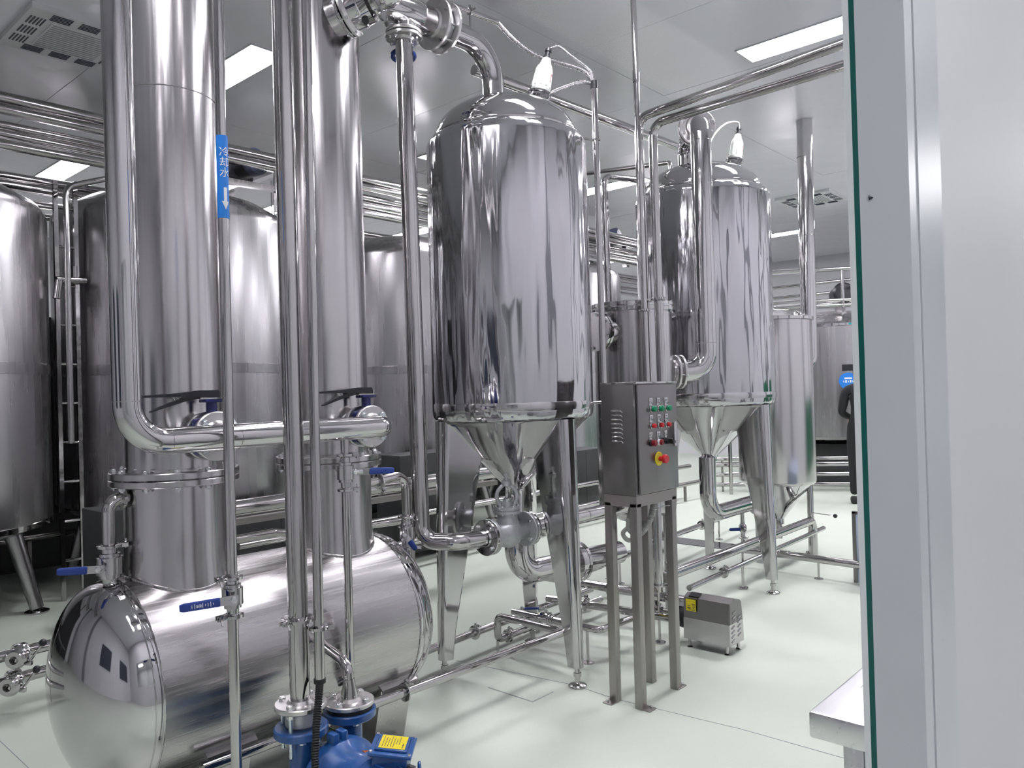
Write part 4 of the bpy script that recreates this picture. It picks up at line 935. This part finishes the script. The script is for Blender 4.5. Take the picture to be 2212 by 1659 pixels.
# ---- floor manifold pipes
def floor_pipe(label, path, r, fr=.05, clamps=(), posts=(), name='floor_pipe'):
    t = Thing(name, label, 'pipe', (*path[0][:2], 0), 'pipes along the floor'); t.part('pipe', G().tube(fillet(path, fr), r, 20), 'pipe')
    for c, ax in clamps: clamp(t, c, ax, r, (0, -.3, 1))
    for p in posts:
        t.part('support', G().cyl((p[0], p[1], 0), (p[0], p[1], p[2]), .008, 10).lathe([(0, 0), (.035, 0), (.035, .006), (0, .008)], (p[0], p[1], 0), (0, 0, 1), 18), 'pipe')
    return t
floor_pipe('front floor pipe with raised loop under the near cone tank', [(1.25, 2.583, .253), (3.235, 2.59, .224), (3.238, 3.075, .224), (3.24, 3.08, .085), (4.3, 3.12, .085)], .021, .04, [((2.14, 2.586, .240), (1, 0, 0)), ((3.33, 3.083, .085), (1, 0, 0))], [(3.24, 3.08, .08)])
floor_pipe('rear floor pipe running behind the left leg of the near cone tank', [(2.55, 3.20, .11), (4.4, 3.27, .11)], .022, .04, [((3.62, 3.24, .11), (1, .04, 0)), ((3.20, 3.225, .11), (1, .04, 0))], [(2.7, 3.206, .11), (4.1, 3.26, .11)])
floor_pipe('upper cross pipe behind the control cabinet legs', [(4.0, 3.35, .26), (4.06, 2.30, .25)], .028, .04, [((4.03, 2.85, .255), (.06, -1, 0))], [(4.005, 3.2, .26)])
floor_pipe('middle cross pipe behind the control cabinet legs', [(3.62, 3.02, .25), (3.69, 2.36, .25), (4.0, 2.36, .15)], .022, .05, [((3.65, 2.75, .25), (.1, -1, 0))], [(3.64, 2.85, .25)])
fp = floor_pipe('low cross pipe with blue-handled valve behind the near tank leg', [(3.42, 3.12, .20), (3.46, 2.52, .19), (4.05, 2.50, .19)], .02, .04, [((3.45, 2.68, .192), (.06, -1, 0))], [(3.45, 2.60, .19)])
ball_valve(fp, (3.435, 2.88, .197), (.06, -1, 0), .02, (0, 0, 1), (-.7, .72, 0), .07, .085)
floor_pipe('short upright pipe with clamp between the cabinet legs', [(3.98, 2.47, .30), (3.98, 2.47, .93), (4.05, 2.5, .98)], .03, .03, [((3.98, 2.47, .34), (0, 0, 1))], [(3.98, 2.47, .3)])
floor_pipe('long thick floor pipe running right to the slim rear tank', [(4.3, 2.625, .30), (6.84, 2.66, .30), (6.84, 2.66, .0)], .036, .07, [], [(5.43, 2.64, .30)])
floor_pipe('thin lower pipe under the long thick floor pipe', [(4.6, 2.62, .17), (7.05, 2.645, .20)], .02, .05, [((5.1, 2.626, .176), (1, 0, 0))], [(5.4, 2.63, .18)])
floor_pipe('floor pipe crossing in front towards the pale blue box', [(6.02, 3.0, .15), (6.03, 2.60, .15), (5.97, 1.80, .15)], .03, .05, [((5.975, 1.965, .15), (0, 1, 0))], [(6.0, 2.3, .15)])
fp = floor_pipe('back floor pipe with small drain valve under the rear cone tank', [(4.5, 3.38, .20), (6.2, 3.58, .20), (7.7, 3.70, .20)], .024, .05, [((5.5, 3.498, .20), (1, .11, 0)), ((6.6, 3.61, .2), (1, .08, 0))], [(5.0, 3.44, .2), (7.0, 3.64, .2)])
dv = Thing('sampling_valve', 'small sampling valve with blue lever under the rear tank outlet', 'valve', (5.96, 2.89, .14))
dv.part('pipe', G().cyl((5.96, 2.89, .47), (5.96, 2.89, .14), .016, 16), 'pipe'); ball_valve(dv, (5.96, 2.89, .34), (0, 0, 1), .016, (-.7, -.7, 0), (-.72, .69, 0), .06, .09); clamp(dv, (5.96, 2.89, .26), (0, 0, 1), .016, (-.6, -.7, 0))
rv = Thing('lever_valve', 'black ball lever valve on the pipe elbow beside the slim rear tank', 'valve', (6.85, 2.63, .33))
rv.part('stem', G().cyl((6.84, 2.66, .33), (6.84, 2.66, .37), .012, 10).bar((6.84, 2.66, .365), (6.80, 2.46, .36), .012, .006), 'pipe'); rv.part('knob', G().lathe([(.018 * math.sin(R_(18 * k)), -.018 * math.cos(R_(18 * k))) for k in range(11)], (6.80, 2.45, .36), (0, 0, 1), 16), 'black')
rv = Thing('outlet_body', 'dark pump body at the end of the rear tank outlet pipe', 'pump', (6.3, 2.9, .45))
rv.part('casing', G().lathe([(0, -.08), (.08, -.08), (.10, -.05), (.10, .05), (.08, .08), (0, .08)], (6.30, 2.89, .50), (1, 0, 0), 32).cyl((6.30, 2.89, .42), (6.30, 2.89, 0), .045, 20), 'cast'); rv.part('gauge', G().lathe([(0, 0), (.05, 0), (.05, .03), (0, .035)], (6.28, 2.88, .70), (-.7, -.7, 0), 24).cyl((6.29, 2.89, .6), (6.29, 2.89, .68), .012, 10), 'mirror')

# ---- grating, hatch
Gt = Thing('drain_grate', 'long dark slotted drain grate in the floor behind the cabinet', 'grate', (6.7, 3.55, 0))
Gt.part('frame', G().box((6.60, 3.02, 0), (6.86, 4.1, .004)), 'grille')
for k in range(11): Gt.inst('slat', 'grate_slat', lambda: G().box((-.007, -.53, .003), (.007, .53, .008)), 'pipe', Matrix.Translation((6.615 + k * .023, 3.56, 0)))
fj = Thing('trim_30', None, None, (3.0, 1.7, 0), kind='structure')
fj.part('floor_joint', G().tube([(3.03, 3.2, 0), (3.144, 2.463, 0), (3.126, 2.196, 0), (3.186, 1.58, 0), (3.19, 1.1, 0)], .0022, 6), 'seam'); fj.part('floor_joint', G().tube([(1.05, 4.2, 0), (1.044, 3.4, 0)], .002, 6), 'seam')
H_ = Thing('floor_hatch', 'small rectangular cover flush in the pale green floor before the near tank', 'hatch', (2.93, 2.635, 0))
H_.part('cover', G().box((2.852, 2.49, .0005), (3.006, 2.782, .003)), 'floor'); H_.part('joint', G().box((2.848, 2.486, .0003), (3.010, 2.786, .0012)), 'seam')

# ================================================================== big brewing tanks at the back
def brew_tank(cx_, cy_, R, ztop, label, zb=.62, manhole=True):
    t = Thing('brewing_tank', label, 'tank', (cx_, cy_, 0), 'big cylindrical brewing tanks')
    t.part('shell', G().lathe([(R * .5, zb - .16), (R * .82, zb - .06), (R - .03, zb), (R, zb + .03), (R, ztop), (R - .01, ztop + .05), (R - .05, ztop + .10), (R * .75, ztop + .22), (R * .4, ztop + .30), (0, ztop + .33)], (cx_, cy_, 0), (0, 0, 1), 96), 'tank_far')
    t.part('band', G().lathe([(R, 1.71), (R + .005, 1.712), (R + .005, 1.79), (R, 1.792)], (cx_, cy_, 0), (0, 0, 1), 96), 'tank_far')
    t.part('bottom_rim', G().lathe([(R + .0, zb + .0), (R + .006, zb + .004), (R + .006, zb + .04), (R, zb + .044)], (cx_, cy_, 0), (0, 0, 1), 96), 'pipe')
    for k in range(4):
        a = R_(45 + 90 * k + 8); q = V((cx_ + (R - .22) * math.cos(a), cy_ + (R - .22) * math.sin(a), zb)); b = V((cx_ + (R - .06) * math.cos(a), cy_ + (R - .06) * math.sin(a), .03))
        o = t.part('leg', G().cyl(q, b, .06, 20, .045), 'tank_far'); t.part('foot', G().lathe([(0, 0), (.08, 0), (.08, .012), (.03, .03), (0, .03)], (b.x, b.y, 0), (0, 0, 1), 20), 'pipe', o)
    return t
B1 = brew_tank(1.13, 6.92, 1.0, 2.88, 'big brushed tank cut off by the left edge of the picture')
B2 = brew_tank(3.24, 6.92, 1.0, 3.0, 'big brushed tank directly behind the left column')
B3 = brew_tank(5.9, 6.92, 1.0, 2.95, 'big brushed tank behind the right column')
B4 = brew_tank(8.5, 6.92, 1.0, 3.0, 'distant big tank seen between the two cone tanks')
def tank_fittings():
    q = V((3.24 - .93, 6.92 - .40, 2.45)); B2.part('side_valve', G().cyl(q, q + V((-.22, -.05, -.02)), .028, 14).cyl(q + V((-.2, -.05, -.02)), q + V((-.22, -.05, -.16)), .028, 14).cyl(q + V((-.08, -.02, 0)), q + V((-.08, -.02, .1)), .02, 10), 'pipe')
    q = V((5.9 - .72, 6.92 - .70, 0))
    for z in (2.06, 1.82, 1.55): B3.part('lug', G().torus((q.x + .20, q.y - .12, z), (.3, -1, 0), .03, .008, 20, 6), 'pipe')
tank_fittings()
# ladder between the two left tanks
L = Thing('ladder', 'narrow steel ladder in the gap between the two left brewing tanks', 'ladder', (2.19, 6.6, 0))
for xx in (2.12, 2.26): L.part('rail', G().bar((xx, 6.55, 0), (xx, 6.55, 3.2), .03), 'pipe')
for k in range(10): L.part('rung', G().cyl((2.12, 6.55, .3 + k * .3), (2.26, 6.55, .3 + k * .3), .012, 10), 'pipe')
# walkway frame and agitator on top of the tanks
def top_frame(cx_, cy_, z, label, motor_label):
    t = Thing('walkway_frame', label, 'frame', (cx_, cy_, z), 'tank-top walkway frames')
    for xx in (-.55, .55):
        for yy in (-.45, .45): t.part('post', G().bar((cx_ + xx, cy_ + yy, z), (cx_ + xx, cy_ + yy, z + .42), .07), 'brushed')
    for yy in (-.45, .45): t.part('beam', G().bar((cx_ - .6, cy_ + yy, z + .40), (cx_ + .6, cy_ + yy, z + .40), .07, .09), 'brushed')
    for xx in (-.55, .55): t.part('beam', G().bar((cx_ + xx, cy_ - .45, z + .40), (cx_ + xx, cy_ + .45, z + .40), .07, .09), 'brushed')
    t.part('brace', G().bar((cx_ - .55, cy_ - .45, z + .18), (cx_ + .55, cy_ - .45, z + .2), .05), 'brushed')
    a = Thing('agitator_motor', motor_label, 'motor', (cx_ + .26, cy_ - .2, z + .3), 'agitator motors on the tanks')
    a.part('gearbox', G().rbox((cx_ + .14, cy_ - .32, z + .27), (cx_ + .38, cy_ - .10, z + .42), .02), 'black')
    a.part('motor', G().lathe([(0, 0), (.10, 0), (.115, .02), (.115, .22), (.10, .24), (.07, .28), (0, .29)], (cx_ + .26, cy_ - .22, z + .38), (.2, -.9, .1), 32), 'black')
    a.part('fan_cover', G().lathe([(.118, .20), (.12, .21), (.12, .27), (.09, .30), (0, .30)], (cx_ + .26, cy_ - .22, z + .38), (.2, -.9, .1), 32), 'grille')
top_frame(3.33, 6.72, 3.18, 'rectangular steel frame on the tank behind the left column', 'black agitator motor beside the blue pipe sticker')
top_frame(8.75, 6.6, 3.2, 'rectangular steel frame on the distant tank between the cone tanks', 'black agitator motor on the distant tank between the cone tanks')

# ---- overhead pipe bundles
def rack(label, y, z, r, xa=-2.4, xb=11.0, drop=None):
    t = Thing('overhead_pipe', label, 'pipe', (4.0, y, z), 'overhead pipe bundle'); t.part('pipe', G().tube([(xa, y, z), (xb, y, z)], r, 18), 'pipe')
    for xx in (x_ for x_ in (-2.2, 2.25, 6.9) if xa < x_ + z * .1 < xb): t.part('hanger', G().cyl((xx + z * .1, y, z), (xx + z * .1, y, ZC), .006, 8), 'pipe')
rack('topmost overhead pipe of the bundle above the tanks', 6.0, 3.56, .042)
rack('second overhead pipe of the bundle, just under the topmost', 5.97, 3.475, .036)
rack('third overhead pipe of the bundle at the far left', 6.05, 3.39, .030, xb=2.75); rack('upper of three lower overhead pipes right of the right column', 6.05, 3.40, .034, xa=4.0)
rack('fourth overhead pipe of the bundle at the far left', 6.02, 3.325, .028, xb=2.75); rack('middle of three lower overhead pipes right of the right column', 6.02, 3.315, .034, xa=4.0)
rack('lowest overhead pipe of the bundle at the far left', 6.0, 3.245, .036, xb=2.75); rack('lowest of three lower overhead pipes right of the right column', 6.0, 3.235, .034, xa=4.0)
for k, (yy, zz, r) in enumerate(((8.2, 3.52, .05), (8.25, 3.38, .04), (8.2, 3.26, .04), (8.2, 3.60, .04))):
    t = Thing('far_overhead_pipe', ('thick pipe of the far overhead run behind the tanks', 'middle pipe of the far overhead run behind the tanks', 'lowest pipe of the far overhead run behind the tanks', 'topmost pipe of the far overhead run behind the tanks')[k], 'pipe', (4, yy, zz), 'far overhead pipes')
    t.part('pipe', G().tube([(-2.4, yy, zz), (13.5, yy, zz)], r, 14), 'pipe')
    for xx in (0., 5., 10.): t.part('hanger', G().cyl((xx, yy, zz), (xx, yy, ZC), .008, 6), 'pipe')
t = pipe_line('tank_top_pipe', 'bent pipe over the top of the tank behind the left column', (2.2, 6.5, 2.6), [(2.13, 6.35, 1.2), (2.13, 6.35, 3.12), (2.55, 6.35, 3.28), (2.9, 6.5, 3.28), (2.95, 6.5, 3.1)], .022, fr=.10)
# ---- low pipes behind the vessel
t = pipe_line('low_main_pipe', 'thick horizontal pipe seen low between the two columns', (2.7, 4.6, .8), [(2.15, 4.6, .81), (4.9, 4.6, .815)], .052)
t.part('support', G().bar((3.9, 4.6, 0), (3.9, 4.6, .77), .05), 'tube_dark'); t.part('support', G().bar((2.25, 4.6, 0), (2.25, 4.6, .77), .05), 'tube_dark'); t.part('beam', G().bar((2.15, 4.64, .72), (4.9, 4.64, .72), .06, .04), 'tube_dark')
t = pipe_line('low_branch_pipe', 'thin horizontal pipe with a bend low between the two columns', (2.6, 4.6, .62), [(2.0, 4.55, .62), (2.72, 4.55, .63), (2.95, 4.55, .58), (3.9, 4.55, .55)], .026)
t.part('support', G().bar((2.1, 4.55, 0), (2.1, 4.55, .6), .03), 'tube_dark')
# hygienic lever valves at lower left
def lever_valve(x, y, z, label, elbow):
    t = Thing('hygienic_valve', label, 'valve', (x, y, z), 'lever valves at lower left')
    pth = [(x - 1.2, y, z), (x + .9, y, z + .02)] if not elbow else [(x - 1.2, y, z - .02), (x + .9, y, z + .03)]
    t.part('pipe', G().tube(pth, .028, 18), 'pipe')
    t.part('valve_ring', G().lathe([(.028, -.03), (.05, -.03), (.056, -.02), (.056, .02), (.05, .03), (.028, .03)], (x, y, z), (1, 0, 0), 32), 'mirror')
    t.part('end_ferrule', G().lathe([(.03, 0), (.046, 0), (.05, .008), (.046, .02), (.04, .03), (.02, .03), (.02, .0)], (x - .03, y - .055, z), (-.7, -.7, 0), 32), 'mirror')
    t.part('lever', G().cyl((x + .02, y - .06, z - .03), (x + .07, y - .10, z + .06), .006, 10).bar((x, y - .04, z - .03), (x + .03, y - .07, z - .035), .02), 'pipe')
    t.part('knob', G().lathe([(.018 * math.sin(R_(18 * k)), -.018 * math.cos(R_(18 * k))) for k in range(11)], (x + .07, y - .10, z + .06), (0, 0, 1), 16), 'black')
    for xx in (x - .5, x + .6): t.part('support', G().cyl((xx, y, 0), (xx, y, z), .012, 10), 'pipe')
lever_valve(1.225, 4.4, .272, 'upper lever valve with black ball knob at the lower left edge', False)
lever_valve(1.195, 4.4, .15, 'lower lever valve with black ball knob at the lower left edge', True)
for k, (xa, xb, yy, zz) in enumerate(((-1.5, 2.6, 7.6, .35), (2.9, 9.5, 5.2, .22), (2.9, 9.5, 5.35, .42))):
    t = pipe_line('tank_row_pipe', ('low pipe under the left brewing tanks', 'lower of two low pipes before the brewing tanks', 'upper of two low pipes before the brewing tanks')[k], (3, yy, zz), [(xa, yy, zz), (xb, yy, zz)], .03, group='low pipes at the tank row')
    for xx in (xa + .6, (xa + xb) / 2, xb - .4): t.part('support', G().bar((xx, yy, 0), (xx, yy, zz), .03), 'tube_dark')
for k, (xa, ya, w_, d_, h_) in enumerate(((2.0, 5.45, .5, .35, .78), (2.9, 5.5, .9, .3, .7), (4.5, 5.42, .9, .35, .95), (6.9, 5.45, .8, .35, .8))):
    t = Thing('equipment_box', ('dark equipment box low beside the left brewing tank', 'dark equipment box low behind the left column', 'dark equipment box low behind the right column', 'dark equipment box low behind the near cone tank')[k], 'cabinet', (xa, ya, 0), 'dark boxes before the tank row')
    t.part('body', G().rbox((xa, ya, .06), (xa + w_, ya + d_, h_), .01), 'dark_shade_box')
    for xx in (xa + .04, xa + w_ - .04):
        for yy in (ya + .04, ya + d_ - .04): t.part('leg', G().bar((xx, yy, 0), (xx, yy, .08), .04), 'black')
    t.part('door_gap', G().box((xa + w_ / 2 - .003, ya - .002, .1), (xa + w_ / 2 + .003, ya, h_ - .04)), 'black')

# ================================================================== far right: tank, railings, person, boxes
FT = Thing('far_tank', 'wide grey tank with blue round sign at the far right', 'tank', (12.7, 4.5, 0))
fc = (12.7, 4.5); FR = 1.45
FT.part('shell', G().lathe([(FR * .6, .62), (FR - .03, .68), (FR, .72), (FR, 2.34), (FR - .02, 2.37), (FR * .6, 2.52), (FR * .3, 2.6), (0, 2.62)], (*fc, 0), (0, 0, 1), 96), 'tank_far')
FT.part('rim', G().lathe([(FR, 2.30), (FR + .012, 2.305), (FR + .012, 2.345), (FR, 2.35)], (*fc, 0), (0, 0, 1), 96), 'mirror')
def on_tank(az, z): return V((fc[0] + (FR + .002) * math.cos(az), fc[1] + (FR + .002) * math.sin(az), z)), V((math.cos(az), math.sin(az), 0))
def curved_plate(az, z, w_, h_, off, rnd=False):
    g = G(); n = 24; vs = []; fs = []
    for i in range(n + 1):
        u = -1 + 2 * i / n; hh = h_ / 2 * (math.sqrt(max(0, 1 - u * u)) if rnd else 1); a = az + u * w_ / 2 / FR
        for rr in (FR + .001, FR + off):
            for s_ in (-1, 1): vs.append((fc[0] + rr * math.cos(a), fc[1] + rr * math.sin(a), z + s_ * hh))
    for i in range(n):
        a, b = 4 * i, 4 * i + 4; fs += [(a + 2, b + 2, b + 3, a + 3), (a, a + 2, b + 2, b), (a + 1, b + 1, b + 3, a + 3)]
    return g.add(vs, fs)
az = math.atan2(3.95 - fc[1], 11.5 - fc[0]) 
sg = FT.part('round_sign', curved_plate(az + .022, 1.515, .25, .24, .005, True), 'signblue', None, 'blue round sign with white print')
pg = curved_plate(az + .022, 1.555, .10, .02, .007)
for k in range(5): q = curved_plate(az + .022 + (-.06 + k * .03) / FR, 1.510, .02 if k % 2 else .012, .035 if k % 2 else .025, .007); o_ = len(pg.v); pg.v += q.v; pg.f += [tuple(i + o_ for i in f_) for f_ in q.f]
FT.part('sign_print', pg, 'white', sg)
FT.part('gauge_window', curved_plate(az + .026, 1.705, .165, .09, .012), 'black', None, 'black rectangular gauge window')
FT.part('teal_tape', curved_plate(az + .15, 2.325, .32, .028, .016), 'teal')
for k in range(4):
    a = R_(45 + 90 * k); FT.part('leg', G().cyl((fc[0] + 1.1 * math.cos(a), fc[1] + 1.1 * math.sin(a), .70), (fc[0] + 1.15 * math.cos(a), fc[1] + 1.15 * math.sin(a), 0), .05, 16), 'tank_far')
RL = Thing('far_railing', 'steel railing pipes above the wide far tank', 'railing', (11.0, 4.0, 2.4))
for zz in (2.53, 2.60): RL.part('rail', G().cyl((10.0, 5.0, zz), (11.8, 3.0, zz + .06), .025, 12), 'pipe')
RL.part('rail', G().cyl((10.0, 5.0, 3.02), (11.8, 3.0, 3.10), .03, 12), 'pipe')
for k in range(6):
    p = V((10.0 + k * .36, 5.0 - k * .4, 0)); RL.part('post', G().cyl(p + V((0, 0, 0 if k in (0, 5) else 2.53)), p + V((0, 0, 3.03 + .016 * k)), .025, 12), 'pipe')
rk = Thing('far_pipe_rack', 'horizontal pipe rack high on the far right wall', 'pipe rack', (14.5, 5.5, 2.6))
for zz in (2.55, 2.75, 2.95, 3.15, 3.35): rk.part('pipe', G().cyl((14.6, 2.0, zz), (14.6, 9.0, zz), .03, 12), 'pipe')
for yy in (2.2, 5.0, 8.6): rk.part('post', G().bar((14.6, yy, 0), (14.6, yy, 3.5), .05), 'pipe')
am = Thing('agitator_motor', 'black agitator motor on the wide far tank', 'motor', (11.75, 3.75, 2.5), 'agitator motors on the tanks')
am.part('motor', G().lathe([(0, 0), (.13, 0), (.15, .03), (.15, .25), (.12, .28), (0, .29)], (11.75, 4.08, 2.76), (-.75, -.5, .1), 28), 'black'); am.part('stand', G().bar((11.75, 4.08, 2.38), (11.75, 4.08, 2.68), .10), 'pipe')
for k, zz in enumerate((.46, .38, .24, .10)):
    t = Thing('far_floor_pipe', ('topmost', 'second', 'third', 'lowest')[k] + ' of four horizontal pipes low under the wide far tank', 'pipe', (10.9, 4.2, zz), 'low pipes under the far tank')
    t.part('pipe', G().cyl((10.15, 5.3, zz), (11.75, 2.9, zz - .01), (.025, .035, .03, .03)[k], 14), 'pipe')
    for s_ in (0, 1): t.part('support', G().cyl((10.2 + 1.5 * s_, 5.225 - 2.25 * s_, 0), (10.2 + 1.5 * s_, 5.225 - 2.25 * s_, zz), .015, 8), 'pipe')
BB = Thing('blue_box', 'pale blue film-wrapped steel box standing behind the window frame', 'box', (6.3, 1.75, 0))
BB.part('body', G().rbox((6.05, 1.40, .0), (6.55, 2.05, .525), .004), 'bluesheet'); BB.part('steel_edge', G().box((6.043, 2.030, 0), (6.06, 2.056, .53)).box((6.043, 1.4, .515), (6.06, 2.056, .533)), 'satin')

# ---- stainless table at lower right
TB = Thing('work_table', 'stainless steel work table at lower right by the window frame', 'table', (2.2, .48, 0))
TB.part('top', G().rbox((1.658, .30, .742), (2.9, .668, .80), .008), 'tabletop')
for xx in (1.75, 2.80):
    for yy in (.345, .60): TB.part('leg', G().rbox((xx - .022, yy - .022, 0), (xx + .022, yy + .022, .745), .004), 'tabletop')
TB.part('shelf', G().rbox((1.74, .34, .16), (2.82, .61, .18), .003), 'pipe')

# ---- person standing far right, almost hidden by the window frame
def person(x, y, face, label):
    t = Thing('person', label, 'person', (x, y, 0)); fwd = V((math.cos(face), math.sin(face), 0)); sd = V((-math.sin(face), math.cos(face), 0))
    P_ = lambda f, s, z: t.base * 0 + fwd * f + sd * s + V((0, 0, z))
    vs = []; es = []; rd = []
    def a(p, r, par=None):
        vs.append(p); rd.append(r if isinstance(r, tuple) else (r, r))
        if par is not None: es.append((par, len(vs) - 1))
        return len(vs) - 1
    pel = a(P_(0, 0, .92), (.16, .12)); wa = a(P_(0, 0, 1.08), (.145, .11), pel); ch = a(P_(.01, 0, 1.28), (.175, .125), wa); nk0 = a(P_(0, 0, 1.43), (.09, .08), ch); nk = a(P_(.01, 0, 1.49), (.055, .055), nk0)
    for s in (-1, 1):
        sh = a(P_(0, s * .17, 1.39), (.07, .07), nk0); el = a(P_(.02, s * .225, 1.12), (.05, .05), sh); wr = a(P_(.24, s * .12, 1.05), (.038, .038), el)
        hp = a(P_(0, s * .095, .86), (.10, .10), pel); kn = a(P_(.02, s * .10, .48), (.068, .068), hp); an = a(P_(0, s * .105, .10), (.05, .05), kn)
    me = bpy.data.meshes.new('body'); me.from_pydata([tuple(q) for q in vs], es, []); me.materials.append(M['cloth'])
    o = bpy.data.objects.new('body', me); COL.objects.link(o); o.parent = t.root
    md = o.modifiers.new('skin', 'SKIN')
    for q, r in zip(me.skin_vertices[0].data, rd): q.radius = r
    me.skin_vertices[0].data[0].use_root = True
    md.use_smooth_shade = True; o.modifiers.new('sub', 'SUBSURF').levels = 2; o.modifiers['sub'].render_levels = 2
    b = t.base
    hc = b + fwd * .03 + V((0, 0, 1.60))
    hd_ = G(); 
    prof = [(.0, -.125), (.035, -.118), (.055, -.09), (.070, -.03), (.076, .03), (.070, .08), (.045, .115), (0, .125)]
    hd_.lathe(prof, hc, (0, 0, 1), 24); hd_.cyl(hc - V((0, 0, .16)) - fwd * .02, hc - V((0, 0, .08)) - fwd * .015, .05, 16)
    hd_.lathe([(.012, 0), (.010, .014), (0, .024)], hc + fwd * .068 - V((0, 0, .012)), fwd, 10)
    for s in (-1, 1): hd_.lathe([(.0, -.008), (.024, -.006), (.026, .004), (0, .006)], hc + sd * s * .075, sd * s, 12)
    h = t.part('head', hd_, 'skin')
    t.part('hair', G().lathe([(.080, -.02), (.084, .03), (.078, .085), (.05, .122), (0, .134)], hc - fwd * .012, (0, 0, 1), 24).lathe([(.06, -.07), (.075, -.02), (.078, .02)], hc - fwd * .018, (0, 0, 1), 24), 'hair', h)
    t.part('face', G().tube([hc + fwd * .070 + sd * .02 - V((0, 0, .06)), hc + fwd * .072 - V((0, 0, .061)), hc + fwd * .070 - sd * .02 - V((0, 0, .06))], .004, 8).cyl(hc + fwd * .066 + sd * .03 + V((0, 0, .005)), hc + fwd * .075 + sd * .03 + V((0, 0, .005)), .008, 10).cyl(hc + fwd * .066 - sd * .03 + V((0, 0, .005)), hc + fwd * .075 - sd * .03 + V((0, 0, .005)), .008, 10), 'black', h)
    for s in (-1, 1):
        w_ = b + fwd * .25 + sd * s * .115 + V((0, 0, 1.045)); hg = G().tube([w_, w_ + V((0, 0, -.05)) + fwd * .006, w_ + V((0, 0, -.10)) + fwd * .012], [.027, .036, .034], 14)
        for k in range(4):
            q = w_ + V((0, 0, -.095)) + fwd * (-.018 + .018 * k); L_ = (.065, .075, .07, .055)[3 - k]; hg.tube([q, q + V((0, 0, -L_ * .5)) - sd * s * .006, q + V((0, 0, -L_)) - sd * s * .02], [.009, .0085, .007], 8)
        q = w_ + V((0, 0, -.04)) + fwd * .03; hg.tube([q, q + fwd * .018 + V((0, 0, -.03)), q + fwd * .02 + V((0, 0, -.06)) - sd * s * .01], [.011, .010, .008], 8)
        t.part('hand', hg, 'skin')
        t.part('shoe', G().rbox((-.08, -.045, 0), (.18, .045, .075), .03, Matrix.Translation(b + sd * s * .105) @ Matrix.Rotation(face, 4, 'Z')), 'rubber')
    return t
person(10.03, 3.26, R_(20), 'person in black workwear standing by the wide far tank')
